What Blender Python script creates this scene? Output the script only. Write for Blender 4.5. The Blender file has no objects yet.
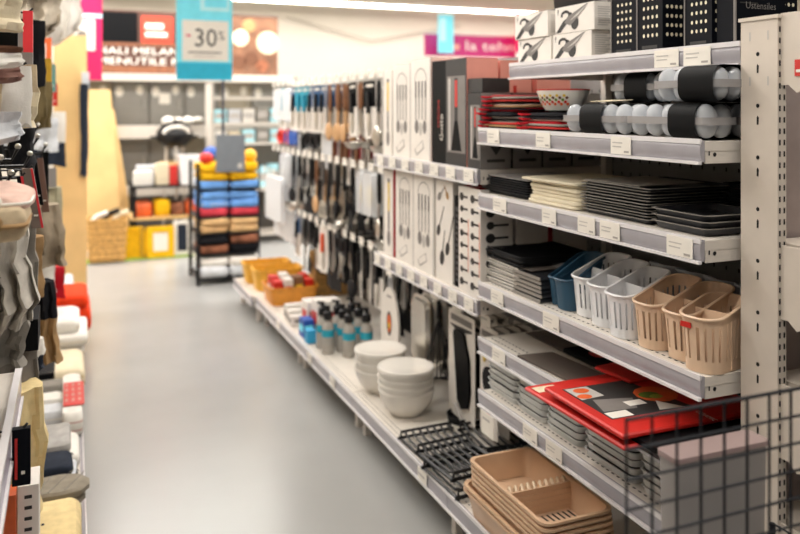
import bpy, math, random
from mathutils import Matrix, Vector
random.seed(7)
S = bpy.context.scene
COL = S.collection
V = Vector

# ------------------------------------------------------------------ materials
def lin(h):
    if isinstance(h, str):
        h = h.lstrip('#')
        c = [int(h[i:i+2], 16)/255 for i in (0, 2, 4)]
    else:
        c = list(h)
    return [x/12.92 if x <= .04045 else ((x+.055)/1.055)**2.4 for x in c]
MATS = {}
def mat(name, col='#808080', rough=.5, metal=0., noise=.06, scale=18, bump=0., bscale=200, trans=0., emit=0., clear=0., spec=.5):
    if name in MATS: return MATS[name]
    m = bpy.data.materials.new(name); m.use_nodes = True
    nt = m.node_tree; N = nt.nodes; L = nt.links
    b = N['Principled BSDF']
    c = lin(col)
    tc = N.new('ShaderNodeTexCoord')
    if noise:
        n = N.new('ShaderNodeTexNoise'); n.inputs['Scale'].default_value = scale
        n.inputs['Detail'].default_value = 3
        L.new(tc.outputs['Object'], n.inputs['Vector'])
        r = N.new('ShaderNodeValToRGB')
        r.color_ramp.elements[0].position = .3; r.color_ramp.elements[1].position = .7
        r.color_ramp.elements[0].color = [x*(1-noise) for x in c]+[1]
        r.color_ramp.elements[1].color = [min(1, x*(1+noise)) for x in c]+[1]
        L.new(n.outputs['Fac'], r.inputs['Fac']); L.new(r.outputs['Color'], b.inputs['Base Color'])
    else:
        b.inputs['Base Color'].default_value = c+[1]
    b.inputs['Roughness'].default_value = rough
    b.inputs['Metallic'].default_value = metal
    b.inputs['Specular IOR Level'].default_value = spec
    if trans: b.inputs['Transmission Weight'].default_value = trans
    if emit:
        b.inputs['Emission Color'].default_value = c+[1]; b.inputs['Emission Strength'].default_value = emit
    if bump:
        bn = N.new('ShaderNodeTexNoise'); bn.inputs['Scale'].default_value = bscale
        L.new(tc.outputs['Object'], bn.inputs['Vector'])
        bp = N.new('ShaderNodeBump'); bp.inputs['Strength'].default_value = bump; bp.inputs['Distance'].default_value = .002
        L.new(bn.outputs['Fac'], bp.inputs['Height']); L.new(bp.outputs['Normal'], b.inputs['Normal'])
    if clear:   # thin clear plastic: part of the light passes straight through
        t = N.new('ShaderNodeBsdfTransparent'); t.inputs['Color'].default_value = [min(1, .5+x*.5) for x in c]+[1]
        mx = N.new('ShaderNodeMixShader'); mx.inputs['Fac'].default_value = 1-clear
        L.new(t.outputs[0], mx.inputs[1]); L.new(b.outputs[0], mx.inputs[2])
        L.new(mx.outputs[0], N['Material Output'].inputs['Surface'])
    MATS[name] = m
    return m

white_metal = mat('white_coated_metal', '#d9d2c8', .45, noise=.03)
post_metal = mat('cream_coated_metal', '#d3c8bb', .5, noise=.03)
hole_dark = mat('punched_hole', '#1c1a1a', .9, noise=0)
back_grey = mat('grey_back_panel', '#878583', .6, noise=.04)
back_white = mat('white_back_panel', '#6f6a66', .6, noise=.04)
rail_mid = mat('rail_insert', '#a19ea3', .22, noise=.05)
rail_edge = mat('rail_clear_edge', '#e2dfe0', .18, noise=.03)
label_white = mat('label_paper', '#e9e4da', .6, noise=.02)
ink = mat('label_ink', '#a8a29b', .7, noise=0)
black_pl = mat('black_plastic', '#0f0f12', .4, noise=.1, spec=.4)
black_matte = mat('black_matte', '#0e0e11', .7, noise=.1, spec=.3)
black_card = mat('black_card', '#08090b', .6, noise=.08, spec=.12)
navy_card = mat('navy_card', '#070a12', .6, noise=.08, spec=.12)
steel = mat('brushed_steel', '#c9c5bd', .28, 1., noise=.08, scale=60)
steel_satin = mat('satin_steel', '#b4b0a8', .4, .8, noise=.08, scale=60)
white_card = mat('white_card', '#e4ded6', .5, noise=.03)
grey_card = mat('grey_card', '#8b8683', .55, noise=.05)
print_dark = mat('print_charcoal', '#2b2928', .6, noise=.05)
print_grey = mat('print_mid_grey', '#7a7571', .6, noise=.08)
print_light = mat('print_light_grey', '#bdb8b2', .6, noise=.06)
print_dot = mat('print_cream_dot', '#e6dcc0', .5, noise=.05)
red = mat('print_red', '#c8241c', .45, noise=.06)
red_cloth = mat('red_cloth', '#c9302a', .8, noise=.12, bump=.3)
orange = mat('orange_print', '#e0632c', .5, noise=.15)
green = mat('leaf_green', '#5f7d2a', .6, noise=.3)
yellow = mat('yellow_print', '#d9b83a', .5, noise=.1)
pink = mat('pink_card', '#e59a8c', .55, noise=.03)
magenta = mat('magenta_sign', '#d3145c', .5, noise=.04)
plum = mat('plum_sign', '#b51a6a', .5, noise=.04)
cyan = mat('cyan_sign', '#78e4f8', .5, noise=.05)
cyan_lt = mat('cyan_light', '#b8eef8', .5, noise=.04)
blue_pl = mat('petrol_blue_plastic', '#2b5068', .4, noise=.05)
white_pl = mat('white_plastic', '#e8e8e9', .35, noise=.02)
beige_pl = mat('beige_plastic', '#dfc0a2', .38, noise=.03)
shaded_white_pl = mat('shaded_white_plastic', '#c6cbd3', .4, noise=.05)  # white plastic of the rear baskets, the shelf's shade mixed into its colour
drain_pl = mat('sand_plastic', '#d3b08f', .4, noise=.03)
ceramic = mat('white_ceramic', '#e6e1d8', .22, noise=.02)
cream = mat('cream_board', '#e3d9c0', .5, noise=.03)
tray_dark = mat('dark_nonstick', '#34353a', .38, .2, noise=.1)
tray_edge = mat('grey_nonstick', '#8b867f', .35, 0, noise=.1)
brown_sheet = mat('taupe_nonstick', '#6b625b', .4, .2, noise=.06)
clear_pl = mat('clear_plastic', '#f2f4f6', .12, noise=0, clear=.4)
frost_pl = mat('frosted_plastic', '#c4bfbc', .3, noise=0, clear=.58)
clear_lt = mat('clear_tray', '#dcdcd8', .12, noise=0, clear=.2)
wood = mat('light_wood', '#e6c284', .5, noise=.1, scale=4)
wicker = mat('wicker', '#c79a58', .8, noise=.35, scale=40, bump=.6, bscale=60)
wire_dark = mat('wire_black', '#16181f', .45, .3, noise=.05)
floor_m = mat('vinyl_floor', '#9a9a98', .25, noise=.035, scale=2.5)
wall_m = mat('cream_wall', '#c6beb1', .8, noise=.02, scale=2)
ceil_m = mat('ceiling_white', '#cfc8bd', .9, noise=.02, scale=2)
def cloth(name, col, n=.14, sc=30): return mat(name, col, .9, noise=n, scale=sc, bump=.35, bscale=260, spec=.15)
c_grey = cloth('grey_cloth', '#8d8880'); c_taupe = cloth('taupe_cloth', '#988a76'); c_beige = cloth('beige_cloth', '#c4b193')
c_white = cloth('white_cloth', '#e6e2da', .05); c_cream = cloth('cream_cloth', '#e0d3b6', .07); c_black = cloth('black_cloth', '#17171b')
c_brown = cloth('brown_cloth', '#6a4a3a'); c_ochre = cloth('ochre_cloth', '#b8902e'); c_khaki = cloth('khaki_cloth', '#6f6142')
c_tan = cloth('tan_cloth', '#a3835c'); c_orange = cloth('orange_red_cloth', '#e2401c'); c_dred = cloth('dark_red_cloth', '#a31420')
c_pink = cloth('rose_cloth', '#c88f86'); c_yel = cloth('yellow_cloth', '#e6d09c', .1); c_navy = cloth('navy_cloth', '#2a303c')
c_blue = cloth('blue_cloth', '#6c9fe0'); c_ylw = cloth('golden_cloth', '#e8b51f'); c_rose = cloth('red_pattern_cloth', '#c4404c')
c_sand = cloth('sand_cloth', '#cda878'); c_mix = cloth('mottled_cloth', '#8b5a44', .5, 12); c_pale = cloth('pale_grey_cloth', '#cfd2d6', .1)

# ------------------------------------------------------------------ mesh builder
class M:
    def __init__(s): s.v = []; s.f = []; s.k = []; s.ms = []; s.T = Matrix()
    def mi(s, m):
        if m not in s.ms: s.ms.append(m)
        return s.ms.index(m)
    def pts(s, ps):
        b = len(s.v)
        for p in ps: s.v.append(s.T @ V(p))
        return b
    def face(s, idx, m): s.f.append(idx); s.k.append(s.mi(m))
    def poly(s, ps, m):
        b = s.pts(ps); s.face(list(range(b, b+len(ps))), m)
    def loft(s, loops, m, cap=(1, 1), close=False, ring=True):
        n = len(loops[0]); bs = [s.pts(l) for l in loops]
        seq = list(zip(bs, bs[1:])) + ([(bs[-1], bs[0])] if close else [])
        for a, b in seq:
            for i in range(n if ring else n-1):
                j = (i+1) % n; s.face([a+i, a+j, b+j, b+i], m)
        if not close:
            if cap[0]: s.face([bs[0]+i for i in range(n)][::-1], m)
            if cap[1]: s.face([bs[-1]+i for i in range(n)], m)
    def box(s, x0, y0, z0, x1, y1, z1, m, b=0):
        if b:
            cx, cy, w, d = (x0+x1)/2, (y0+y1)/2, x1-x0, y1-y0
            s.loft([[(x, y, z0) for x, y in rr(cx, cy, w-2*b, d-2*b, b*.6, 2)], [(x, y, z0+b) for x, y in rr(cx, cy, w, d, b, 2)],
                    [(x, y, z1-b) for x, y in rr(cx, cy, w, d, b, 2)], [(x, y, z1) for x, y in rr(cx, cy, w-2*b, d-2*b, b*.6, 2)]], m)
        else:
            s.loft([[(x0, y0, z0), (x1, y0, z0), (x1, y1, z0), (x0, y1, z0)], [(x0, y0, z1), (x1, y0, z1), (x1, y1, z1), (x0, y1, z1)]], m)
    def tube(s, path, r, m, n=6, closed=False):
        P = [V(p) for p in path]; k = len(P)
        up = None; loops = []
        for i in range(k):
            a = P[i-1] if (i or closed) else P[i]; c = P[(i+1) % k] if (i < k-1 or closed) else P[i]
            t = (c-a).normalized()
            if up is None:
                up = V((0, 0, 1)) if abs(t.z) < .9 else V((1, 0, 0))
            e = (up - t*up.dot(t))
            if e.length < 1e-6: e = t.orthogonal()
            e.normalize(); up = e; g = t.cross(e)
            R = r[i] if isinstance(r, (list, tuple)) else r
            loops.append([P[i]+(e*math.cos(2*math.pi*q/n)+g*math.sin(2*math.pi*q/n))*R for q in range(n)])
        s.loft(loops, m, close=closed)
    def lathe(s, prof, m, n=24, c=(0, 0, 0), cap=(1, 1)):
        s.loft([[(c[0]+r*math.cos(2*math.pi*q/n), c[1]+r*math.sin(2*math.pi*q/n), c[2]+z) for q in range(n)] for r, z in prof], m, cap)
    def ball(s, c, r, m, n=12, k=7, sc=(1, 1, 1)):
        s.loft([[(c[0]+sc[0]*r*math.sin(math.pi*(i+.02)/(k+.04))*math.cos(2*math.pi*q/n), c[1]+sc[1]*r*math.sin(math.pi*(i+.02)/(k+.04))*math.sin(2*math.pi*q/n),
                  c[2]-sc[2]*r*math.cos(math.pi*(i+.02)/(k+.04))) for q in range(n)] for i in range(k+1)], m)
    def decal(s, fr, ps, m, off=.0007):
        o, u, v = fr; n = u.cross(v)
        s.poly([o+u*a+v*b+n*off for a, b in ps], m)
    def rect(s, fr, a0, b0, a1, b1, m, off=.0007): s.decal(fr, [(a0, b0), (a1, b0), (a1, b1), (a0, b1)], m, off)
    def disc(s, fr, a, b, r, m, off=.0007, n=12, e=1.): s.decal(fr, [(a+r*math.cos(2*math.pi*q/n), b+e*r*math.sin(2*math.pi*q/n)) for q in range(n)], m, off)
    def text(s, fr, a, b, size, txt, m, off=.0012, w=None):
        vs, fs, wd = text_mesh(txt); k = size; kx = size if w is None else w/wd
        o, u, v = fr; n = u.cross(v)
        base = s.pts([o+u*(a+p[0]*kx)+v*(b+p[1]*k)+n*off for p in vs])
        for f in fs: s.face([base+i for i in f], m)
    def build(s, name, parent=None, loc=None, rz=0, smooth=True):
        me = bpy.data.meshes.new(name); me.from_pydata([tuple(p) for p in s.v], [], s.f)
        for m in s.ms: me.materials.append(m)
        me.polygons.foreach_set('material_index', s.k)
        if smooth:
            me.polygons.foreach_set('use_smooth', [True]*len(s.f)); me.set_sharp_from_angle(angle=math.radians(38))
        me.update()
        o = bpy.data.objects.new(name, me); COL.objects.link(o)
        if parent is not None: o.parent = parent
        if loc is not None: o.location = loc
        if rz: o.rotation_euler = (0, 0, rz)
        return o
TXT = {}
def text_mesh(t):
    if t not in TXT:
        cu = bpy.data.curves.new('lettering', 'FONT'); cu.body = t; cu.size = 1; cu.resolution_u = 2
        ob = bpy.data.objects.new('lettering', cu); COL.objects.link(ob)
        dg = bpy.context.evaluated_depsgraph_get(); me = ob.evaluated_get(dg).to_mesh()
        vs = [tuple(v.co) for v in me.vertices]; fs = [list(p.vertices) for p in me.polygons]
        ob.evaluated_get(dg).to_mesh_clear(); bpy.data.objects.remove(ob); bpy.data.curves.remove(cu)
        TXT[t] = (vs, fs, max([v[0] for v in vs] or [1]))
    return TXT[t]
def rr(cx, cy, w, d, r, n=3):
    r = max(min(r, w/2-1e-5, d/2-1e-5), 1e-5); out = []
    for qx, qy, a in ((1, 1, 0), (-1, 1, 90), (-1, -1, 180), (1, -1, 270)):
        for i in range(n+1):
            t = math.radians(a+90*i/n); out.append((cx+qx*(w/2-r)+r*math.cos(t), cy+qy*(d/2-r)+r*math.sin(t)))
    return out
def FX(x, y, z): return (V((x, y, z)), V((0, -1, 0)), V((0, 0, 1)))      # face towards the aisle
def FY(x, y, z): return (V((x, y, z)), V((1, 0, 0)), V((0, 0, 1)))       # face towards the camera end
def FZ(x, y, z): return (V((x, y, z)), V((0, -1, 0)), V((1, 0, 0)))      # top face
def FP(x, y, z): return (V((x, y, z)), V((0, 1, 0)), V((0, 0, 1)))       # face towards +x

def tag(o, label, cat, group=None):
    o['label'] = label; o['category'] = cat
    if group: o['group'] = group
    return o
def thing(name, label, cat, loc=(0, 0, 0), rz=0, group=None):
    o = bpy.data.objects.new(name, None); COL.objects.link(o); o.empty_display_size = .05
    o.location = loc; o.rotation_euler = (0, 0, rz)
    return tag(o, label, cat, group)
def solo(m, name, label, cat, loc=(0, 0, 0), rz=0, group=None, smooth=True):
    return tag(m.build(name, None, loc, rz, smooth), label, cat, group)
def dup(root, loc, label=None, rz=None, group=None):
    r = root.copy(); COL.objects.link(r); r.location = loc
    if rz is not None: r.rotation_euler = (0, 0, rz)
    if label: r['label'] = label
    if group: r['group'] = group
    for ch in list(root.children):
        c = ch.copy(); COL.objects.link(c); c.parent = r
        for g in ch.children:
            d = g.copy(); COL.objects.link(d); d.parent = c
    return r
def structure(m, name, smooth=False):
    o = m.build(name, smooth=smooth); o['kind'] = 'structure'; return o
ORD = ['topmost', 'second from the top', 'third from the top', 'fourth from the top', 'fifth from the top', 'sixth from the top', 'seventh from the top',
       'eighth from the top', 'ninth from the top', 'tenth from the top', 'eleventh from the top', 'twelfth from the top', 'thirteenth from the top', 'fourteenth from the top']
NTH = ['first', 'second', 'third', 'fourth', 'fifth', 'sixth', 'seventh', 'eighth', 'ninth', 'tenth', 'eleventh', 'twelfth', 'thirteenth', 'fourteenth', 'fifteenth', 'sixteenth', 'seventeenth', 'eighteenth', 'nineteenth', 'twentieth']
def pile(first, n, x, y, z, dz, lab, group, jit=.004, rz=0, jr=0.):
    """first: the thing of the pile's floor; the rest are copies above it; lab(i) with i counted from the top"""
    out = []
    for i in range(n):
        p = (x+random.uniform(-jit, jit), y+random.uniform(-jit, jit), z+i*dz); a = rz+random.uniform(-jr, jr)
        if i == 0: o = first; o.location = p; o.rotation_euler = (0, 0, a)
        else: o = dup(first, p, rz=a)
        o['label'] = lab % (ORD[n-1-i] if n-1-i < n-1 or n == 1 else 'lowest'); o['group'] = group; out.append(o)
    return out

# ------------------------------------------------------------------ shapes used many times
def tray_m(w, d, h, lip, m, edge=None, r=.012, t=.0015, inner=None, a=None):
    """open pan with a flat rim, centre of its base at the origin"""
    e = edge or m; b = M(); a = min(.3*h+.002, .02) if a is None else a
    L = lambda W, D, z: [(x, y, z) for x, y in rr(0, 0, W, D, r, 3)]
    b.loft([L(w-2*a-2*lip, d-2*a-2*lip, 0), L(w-2*lip, d-2*lip, h-t)], m, (1, 0))
    b.loft([L(w-2*lip, d-2*lip, h-t), L(w, d, h-t), L(w, d, h), L(w-2*lip-2*t, d-2*lip-2*t, h)], e, (0, 0))
    b.loft([L(w-2*lip-2*t, d-2*lip-2*t, h), L(w-2*a-2*lip-2*t, d-2*a-2*lip-2*t, t)], inner or m, (0, 1))
    return b
def cushion_m(w, d, h, m, r=.02, wob=.004, seed=0, edge=None, fold=0):
    """soft folded textile or pouch, base centre at origin"""
    rnd = random.Random(seed); b = M()
    ks = [(.0, .90), (.12, .97), (.35, 1.), (.65, 1.), (.88, .97), (1., .90)]
    loops = []
    ph = [rnd.uniform(0, 6.28) for _ in range(4)]
    for t, k in ks:
        l = []
        for x, y in rr(0, 0, w*k, d*k, r*1.2, 3):
            zz = h*t + (wob*math.sin(x*18/w*w*3+ph[0])*t + wob*math.sin(y*21+ph[1])*t)
            l.append((x+wob*math.sin(y*30+ph[2]), y+wob*math.sin(x*30+ph[3]), zz))
        loops.append(l)
    b.loft(loops, m)
    for q in range(fold):
        z = h*(q+1)/(fold+1)
        b.loft([[(x, y, z-.002) for x, y in rr(0, 0, w*1.012, d*1.012, r*1.2, 3)], [(x, y, z+.002) for x, y in rr(0, 0, w*1.012, d*1.012, r*1.2, 3)]], edge or m, (0, 0))
    return b
def drape_m(w, h, m, t=.02, nf=3, amp=.012, seed=0, flare=1., m2=None, split=.5, hem=0., axis='x'):
    """hanging folded cloth: top edge centred on the origin, falls to -h; broad side across axis"""
    rnd = random.Random(seed); b = M(); nu = max(10, nf*6); nv = 9; ph = rnd.uniform(0, 6.28)
    def P(i, j, side):
        u = i/nu-.5; v = j/nv
        wd = w*(1+(flare-1)*v); a = amp*(.35+.65*v)
        off = a*math.sin(u*nf*6.283+ph+1.3*v)+.4*a*math.sin(u*nf*13+v*9+ph)+.25*a*math.sin(v*17+u*5+ph)
        z = -h*v + hem*math.sin(u*9+ph)*v
        thick = t/2*math.sqrt(max(.08, 1-(2*abs(u))**4))*(1+.15*math.sin(v*7+ph))
        p = (u*wd+.35*a*math.sin(v*8+ph)+.2*a*math.sin(v*21+u*9), off+side*thick, z)
        return p if axis == 'x' else (p[1], p[0], p[2])
    loops = []
    for j in range(nv+1):
        loops.append([P(i, j, -1) for i in range(nu+1)]+[P(i, j, 1) for i in range(nu, -1, -1)])
    k = int(nv*split)
    if m2:
        b.loft(loops[:k+1], m, (1, 0)); b.loft(loops[k:], m2, (0, 1))
    else: b.loft(loops, m)
    return b
def carton_m(w, d, h, m, top=None, b=.0015):
    """carton standing on z=0, x 0..w, y 0..d"""
    c = M(); c.box(0, 0, 0, w, d, h, m)
    if top: c.rect(FZ(0, d, h), 0, 0, d, w, top)
    return c

# ------------------------------------------------------------------ the setting
m = M(); m.box(-5, -1, -.05, 13, 13.2, 0, floor_m); structure(m, 'floor')
m = M(); m.box(-5, 13, 0, 13, 13.15, 3.6, wall_m); structure(m, 'wall_back')
m = M(); m.box(-5.15, -1, 0, -5, 13.15, 3.6, wall_m); structure(m, 'wall_left')
m = M(); m.box(13, -1, 0, 13.15, 13.15, 3.6, wall_m); structure(m, 'wall_right')
m = M(); m.box(-5, -1, 3.6, 13, 13.15, 3.7, ceil_m); structure(m, 'ceiling')

lamp_glow = mat('lamp_tube', '#fff6e6', .5, noise=0, emit=14)
def strip_light(y, x0, x1, z, label, power):
    t = thing('strip_light', label, 'ceiling light', ((x0+x1)/2, y, z), 0, 'ceiling strip lights')
    w = (x1-x0)/2
    h = M(); h.box(-w, -.06, 0, w, .06, .06, white_metal)
    for s in (-.7, 0, .7): h.tube([(w*s, 0, .06), (w*s, 0, 3.6-z)], .004, steel)
    h.build('housing', t)
    g = M(); g.box(-w, -.05, -.03, w, .05, -.001, lamp_glow); g.build('tube', t)
    ld = bpy.data.lights.new('strip_lamp', 'AREA'); ld.shape = 'RECTANGLE'; ld.size = x1-x0; ld.size_y = .12
    ld.energy = power; ld.color = (1., .965, .93)
    lo = bpy.data.objects.new('strip_lamp', ld); COL.objects.link(lo); lo.parent = t; lo.location = (0, 0, -.04)
strip_light(12.0, -4, 12, 3.12, 'bright ceiling strip light in front of the far cream wall', 260)
strip_light(9.0, -4, 11, 3.3, 'ceiling strip light above the far display shelves', 560)
strip_light(6.0, -4, 9, 3.3, 'ceiling strip light above the blue banner', 350)
strip_light(3.2, -4.8, 3, 3.3, 'ceiling strip light above the middle of the aisle', 145)
strip_light(0.4, -4.8, 2.4, 3.3, 'ceiling strip light above the near end of the aisle', 88)

# ------------------------------------------------------------------ right-hand gondola run
XB = 1.85; XS = 1.32; XD = 1.2
YS = [1.41, 2.46, 3.49, 4.5, 5.5, 6.15]
RNG = random.Random(3)
def shelf(unit, x, y0, y1, zt, labels, holes=False, zo=0., lab_h=.042, back=XB, z_bracket=.05):
    """one shelf board with its price rail, labels and side brackets; x: front edge, zt: top"""
    s = M(); s.T = Matrix.Translation((-1.5, -unit['y0'], 0))
    T = s.T
    s.box(x, y0+.003, zt-.022, back, y1-.003, zt, white_metal)
    if holes:
        n = int((y1-y0-.06)/.022)
        for r_ in range(holes):
            for i in range(n):
                yy = y1-.03-i*.022; s.rect(FZ(x+.022+r_*.03, yy, zt), 0, 0, .011, .005, hole_dark, .0006)
    so = s.build('shelf', unit)
    r = M(); r.T = T
    pr = [(x, zt+.002), (x-.006, zt+.002), (x-.0115, zt-.004), (x-.0135, zt-.014), (x-.0135, zt-.026), (x-.0115, zt-.038), (x-.008, zt-.046), (x, zt-.046)]
    r.loft([[(a, y0+.002, b_) for a, b_ in pr], [(a, y1-.002, b_) for a, b_ in pr]], rail_mid)
    r.box(x-.0145, y0+.002, zt-.006, x-.009, y1-.002, zt+.006, rail_edge)
    r.box(x-.018, y0+.002, zt-.052, x-.009, y1-.002, zt-.045, rail_edge)
    r.build('price_rail', so)
    for ya, yb in labels:
        l = M(); l.T = T
        l.box(x-.0165, ya, zt-.044, x-.0147, yb, zt+.001, label_white)
        fr = FX(x-.0166, yb, zt-.044); w = yb-ya
        l.rect(fr, w*.1, .028, w*.6, .031, print_light); l.rect(fr, w*.68, .005, w*.92, .010, ink)
        l.rect(fr, w*.1, .018, w*.55, .021, print_light)
        l.build('price_label', so)
    for yy in (y0+.004, y1-.008):
        b = M(); b.T = T
        b.box(x+.003, yy, zt-z_bracket, back, yy+.004, zt-.001, white_metal)
        b.disc(FY(x+.03, yy, zt-.03), 0, 0, .005, hole_dark); b.disc(FY(x+.03, yy, zt-.015), 0, 0, .004, hole_dark)
        b.rect(FY(x+.012, yy, zt-.032), 0, 0, .004, .012, hole_dark)
        b.disc(FY(x+.12, yy, zt-.025), 0, 0, .004, hole_dark); b.rect(FY(x+.2, yy, zt-.028), 0, 0, .03, .006, hole_dark)
        b.build('bracket', so)
    return so
def unit(y0, y1, label, back_mat, top=1.72, deck_x=XD, deck_labels=(), holes=1):
    t = thing('gondola_shelving', label, 'shelving unit', (1.5, y0, 0)); t['y0'] = y0
    T = Matrix.Translation((-1.5, -y0, 0))
    b = M(); b.T = T; b.box(XB+.002, y0+.002, .1, XB+.03, y1-.002, top, back_mat)
    for i in range(int((top-.25)/.05)):       # punched rows of the back board
        for j in range(int((y1-y0)/.05)):
            b.rect(FX(XB+.002, y1-.03-j*.05, .2+i*.05), 0, 0, .006, .012, hole_dark)
    b.build('back_panel', t)
    for yy in (y1-.03,):
        u = M(); u.T = T; u.box(XB-.03, yy, 0, XB+.001, yy+.028, top+.01, white_metal); u.build('upright', t)
    d = M(); d.T = T
    d.box(deck_x, y0+.003, .15, XB, y1-.003, .18, white_metal)
    for r_ in range(2*holes):
        for i in range(int((y1-y0-.06)/.022)):
            d.rect(FZ(deck_x+.018+r_*.02, y1-.03-i*.022, .18), 0, 0, .009, .005, hole_dark, .0006)
    do = d.build('deck', t)
    r = M(); r.T = T
    r.box(deck_x-.012, y0+.002, .128, deck_x, y1-.002, .182, rail_mid)
    r.box(deck_x-.015, y0+.002, .176, deck_x-.009, y1-.002, .187, rail_edge)
    r.box(deck_x-.018, y0+.002, .122, deck_x-.009, y1-.002, .13, rail_edge)
    r.build('price_rail', do)
    for ya, yb in deck_labels:
        l = M(); l.T = T; l.box(deck_x-.0165, ya, .132, deck_x-.0147, yb, .175, label_white)
        l.rect(FX(deck_x-.0166, yb, .132), .006, .018, (yb-ya)*.8, .026, print_light); l.build('price_label', do)
    for yy in (y0+.04, y1-.07):
        k = M(); k.T = T; k.box(deck_x+.04, yy, 0, deck_x+.07, yy+.03, .15, white_metal); k.box(deck_x+.07, yy, .05, XB, yy+.03, .12, white_metal)
        k.build('leg', do)
    return t
A0, A1, B1 = 1.40, 2.46, 3.49
uA = unit(A0, A1, 'nearest shelving bay, six shelves crowded with trays, baskets and red packs', back_grey, 1.72)
shelf(uA, 1.437, A0, A1-.01, 1.644, [(1.60, 1.69), (1.491, 1.582)])
shelf(uA, XS, A0, A1, 1.42, [(2.307, 2.388), (2.005, 2.082), (1.639, 1.719)])
shelf(uA, XS, A0, A1, 1.196, [(2.261, 2.347), (1.974, 2.048), (1.788, 1.866), (1.683, 1.766), (1.423, 1.508)])
shelf(uA, XS, A0, A1, .889, [(2.281, 2.361), (1.959, 2.043)], 2)
shelf(uA, XS, A0, A1, .698, [(2.268, 2.354)], 2)
shelf(uA, XS, A0, A1, .515, [(2.076, 2.157), (1.944, 2.027)], 2)
uB = unit(A1, B1, 'second shelving bay, gift boxes above and white bowls below', back_grey, 1.72, deck_labels=[(2.62, 2.7)])
def lab_row(y0, y1, w, gap):
    out = []; y = y0+.03
    while y+w < y1: out.append((y, y+w)); y += w+gap
    return out
shelf(uB, XS, A1+.005, B1, 1.275, lab_row(A1, B1, .075, .07))
shelf(uB, XS, A1+.005, B1, .82, lab_row(A1, B1, .07, .06))
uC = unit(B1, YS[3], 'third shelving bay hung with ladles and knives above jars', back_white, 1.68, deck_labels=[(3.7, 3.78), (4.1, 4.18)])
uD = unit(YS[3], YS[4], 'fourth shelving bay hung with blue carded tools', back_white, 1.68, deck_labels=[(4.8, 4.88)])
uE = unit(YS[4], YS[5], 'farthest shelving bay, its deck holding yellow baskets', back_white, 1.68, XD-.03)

# end-of-run display stand: slotted post, back board, brackets and shelves facing the camera end
end = thing('end_display_stand', 'cream slotted post and shelves closing the near end of the shelving', 'display stand', (1.42, 1.33, 0))
T = Matrix.Translation((-1.42, -1.33, 0))
p = M(); p.T = T
PX0, PX1, PY0, PY1, PT = 1.409, 1.434, 1.283, 1.385, 1.69
p.box(PX0, PY0, 0, PX1, PY1, PT, post_metal)
p.loft([[(PX0-.004, PY0-.004, PT), (PX1+.03, PY0-.004, PT), (PX1+.03, PY1+.004, PT), (PX0-.004, PY1+.004, PT)],
        [(PX0-.004, PY0-.004, PT+.008), (PX1+.03, PY0-.004, PT+.008), (PX1+.03, PY1+.004, PT+.008), (PX0-.004, PY1+.004, PT+.008)]], post_metal)
fr = FX(PX0, PY1, 0)
z = 1.615; k = 0
while z > .1:
    p.disc(fr, .049, z, .0048, hole_dark); p.decal(fr, [(.046, z-.042), (.051, z-.042), (.052, z-.026), (.048, z-.022), (.046, z-.026)], hole_dark)
    if k == 0:
        for a in (.025, .075):
            for dz in (.03, -.07): p.rect(fr, a, z+dz, a+.004, z+dz+.02, print_light)
    z -= .1145 if k % 2 == 0 else .1145; k += 1
fy = FY(PX0, PY0, 0)
for i in range(64):
    zz = 1.66-i*.0245
    p.rect(fy, .0035, zz, .0085, zz+.012, hole_dark); p.rect(fy, .0165, zz, .0215, zz+.012, hole_dark)
p.build('post', end)
p = M(); p.T = T; p.box(2.4, PY0, 0, 2.43, PY1, PT, post_metal); p.build('post', end)
p = M(); p.T = T; p.box(PX1, PY1-.03, .1, 2.4, PY1-.01, PT-.01, mat('mauve_grey_panel', '#a2938e', .6)); p.build('back_panel', end)
for zt, zb in ((1.7, 1.525), (1.385, 1.335), (1.2, 1.02), (.9, .72), (.6, .43)):
    if zt == 1.385: continue
    s = M(); s.T = T
    prof = [(0, zt), (0, zb+.02)]+[(-.02-.03*math.sin(q*.4), zb+.02-.02*math.sin(q*.5)) for q in range(3)]+[(-.36, zt-.05), (-.36, zt)]
    s.loft([[(PX1-.016, PY0+y, z_) for y, z_ in prof], [(PX1-.012, PY0+y, z_) for y, z_ in prof]], post_metal)
    s.build('bracket', end)
for zt in (1.2, .9, .6):
    s = M(); s.T = T; s.box(PX1+.012, PY0-.36, zt-.02, 2.4, PY0+.06, zt, post_metal); s.build('shelf', end)
m = M(); m.box(0, 0, 0, .003, .034, .035, red); m.rect(FX(0, .034, 0), .004, .008, .03, .014, label_white)
solo(m, 'price_tag', 'red price tag at the right edge beside the slotted post', 'price tag', (1.4145, 1.21, 1.563))

# black wire bin standing in front of the end stand
wb = thing('wire_bin', 'black wire mesh bin standing at the near end of the shelving', 'wire basket', (1.1, 1.07, 0))
T = Matrix.Translation((-1.1, -1.07, 0))
w = M(); w.T = T
X0, X1, Y0, Y1, ZT = .705, 1.37, .9, 1.26, 1.069
n = 15; xs = [X0+.004+(X1-X0-.008)*i/n for i in range(n+1)]
for x in xs: w.tube([(x, Y0, .5), (x, Y0, ZT)], .0022, wire_dark, 5)
zs = [ZT-.0415*i for i in range(14)]
for z in zs: w.tube([(X0, Y0-.003, z), (X1, Y0-.003, z)], .0022 if z < ZT else .003, wire_dark, 5)
w.build('front_grid', wb)
for xx in (X0, X1):
    w = M(); w.T = T
    for i in range(9): w.tube([(xx, Y0+.04*i, .5), (xx, Y0+.04*i, .62)], .0022, wire_dark, 5)
    for i in range(4): w.tube([(xx, Y0, .5+.04*i), (xx, Y1, .5+.04*i)], .0022, wire_dark, 5)
    w.build('side_grid', wb)
w = M(); w.T = T
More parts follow.
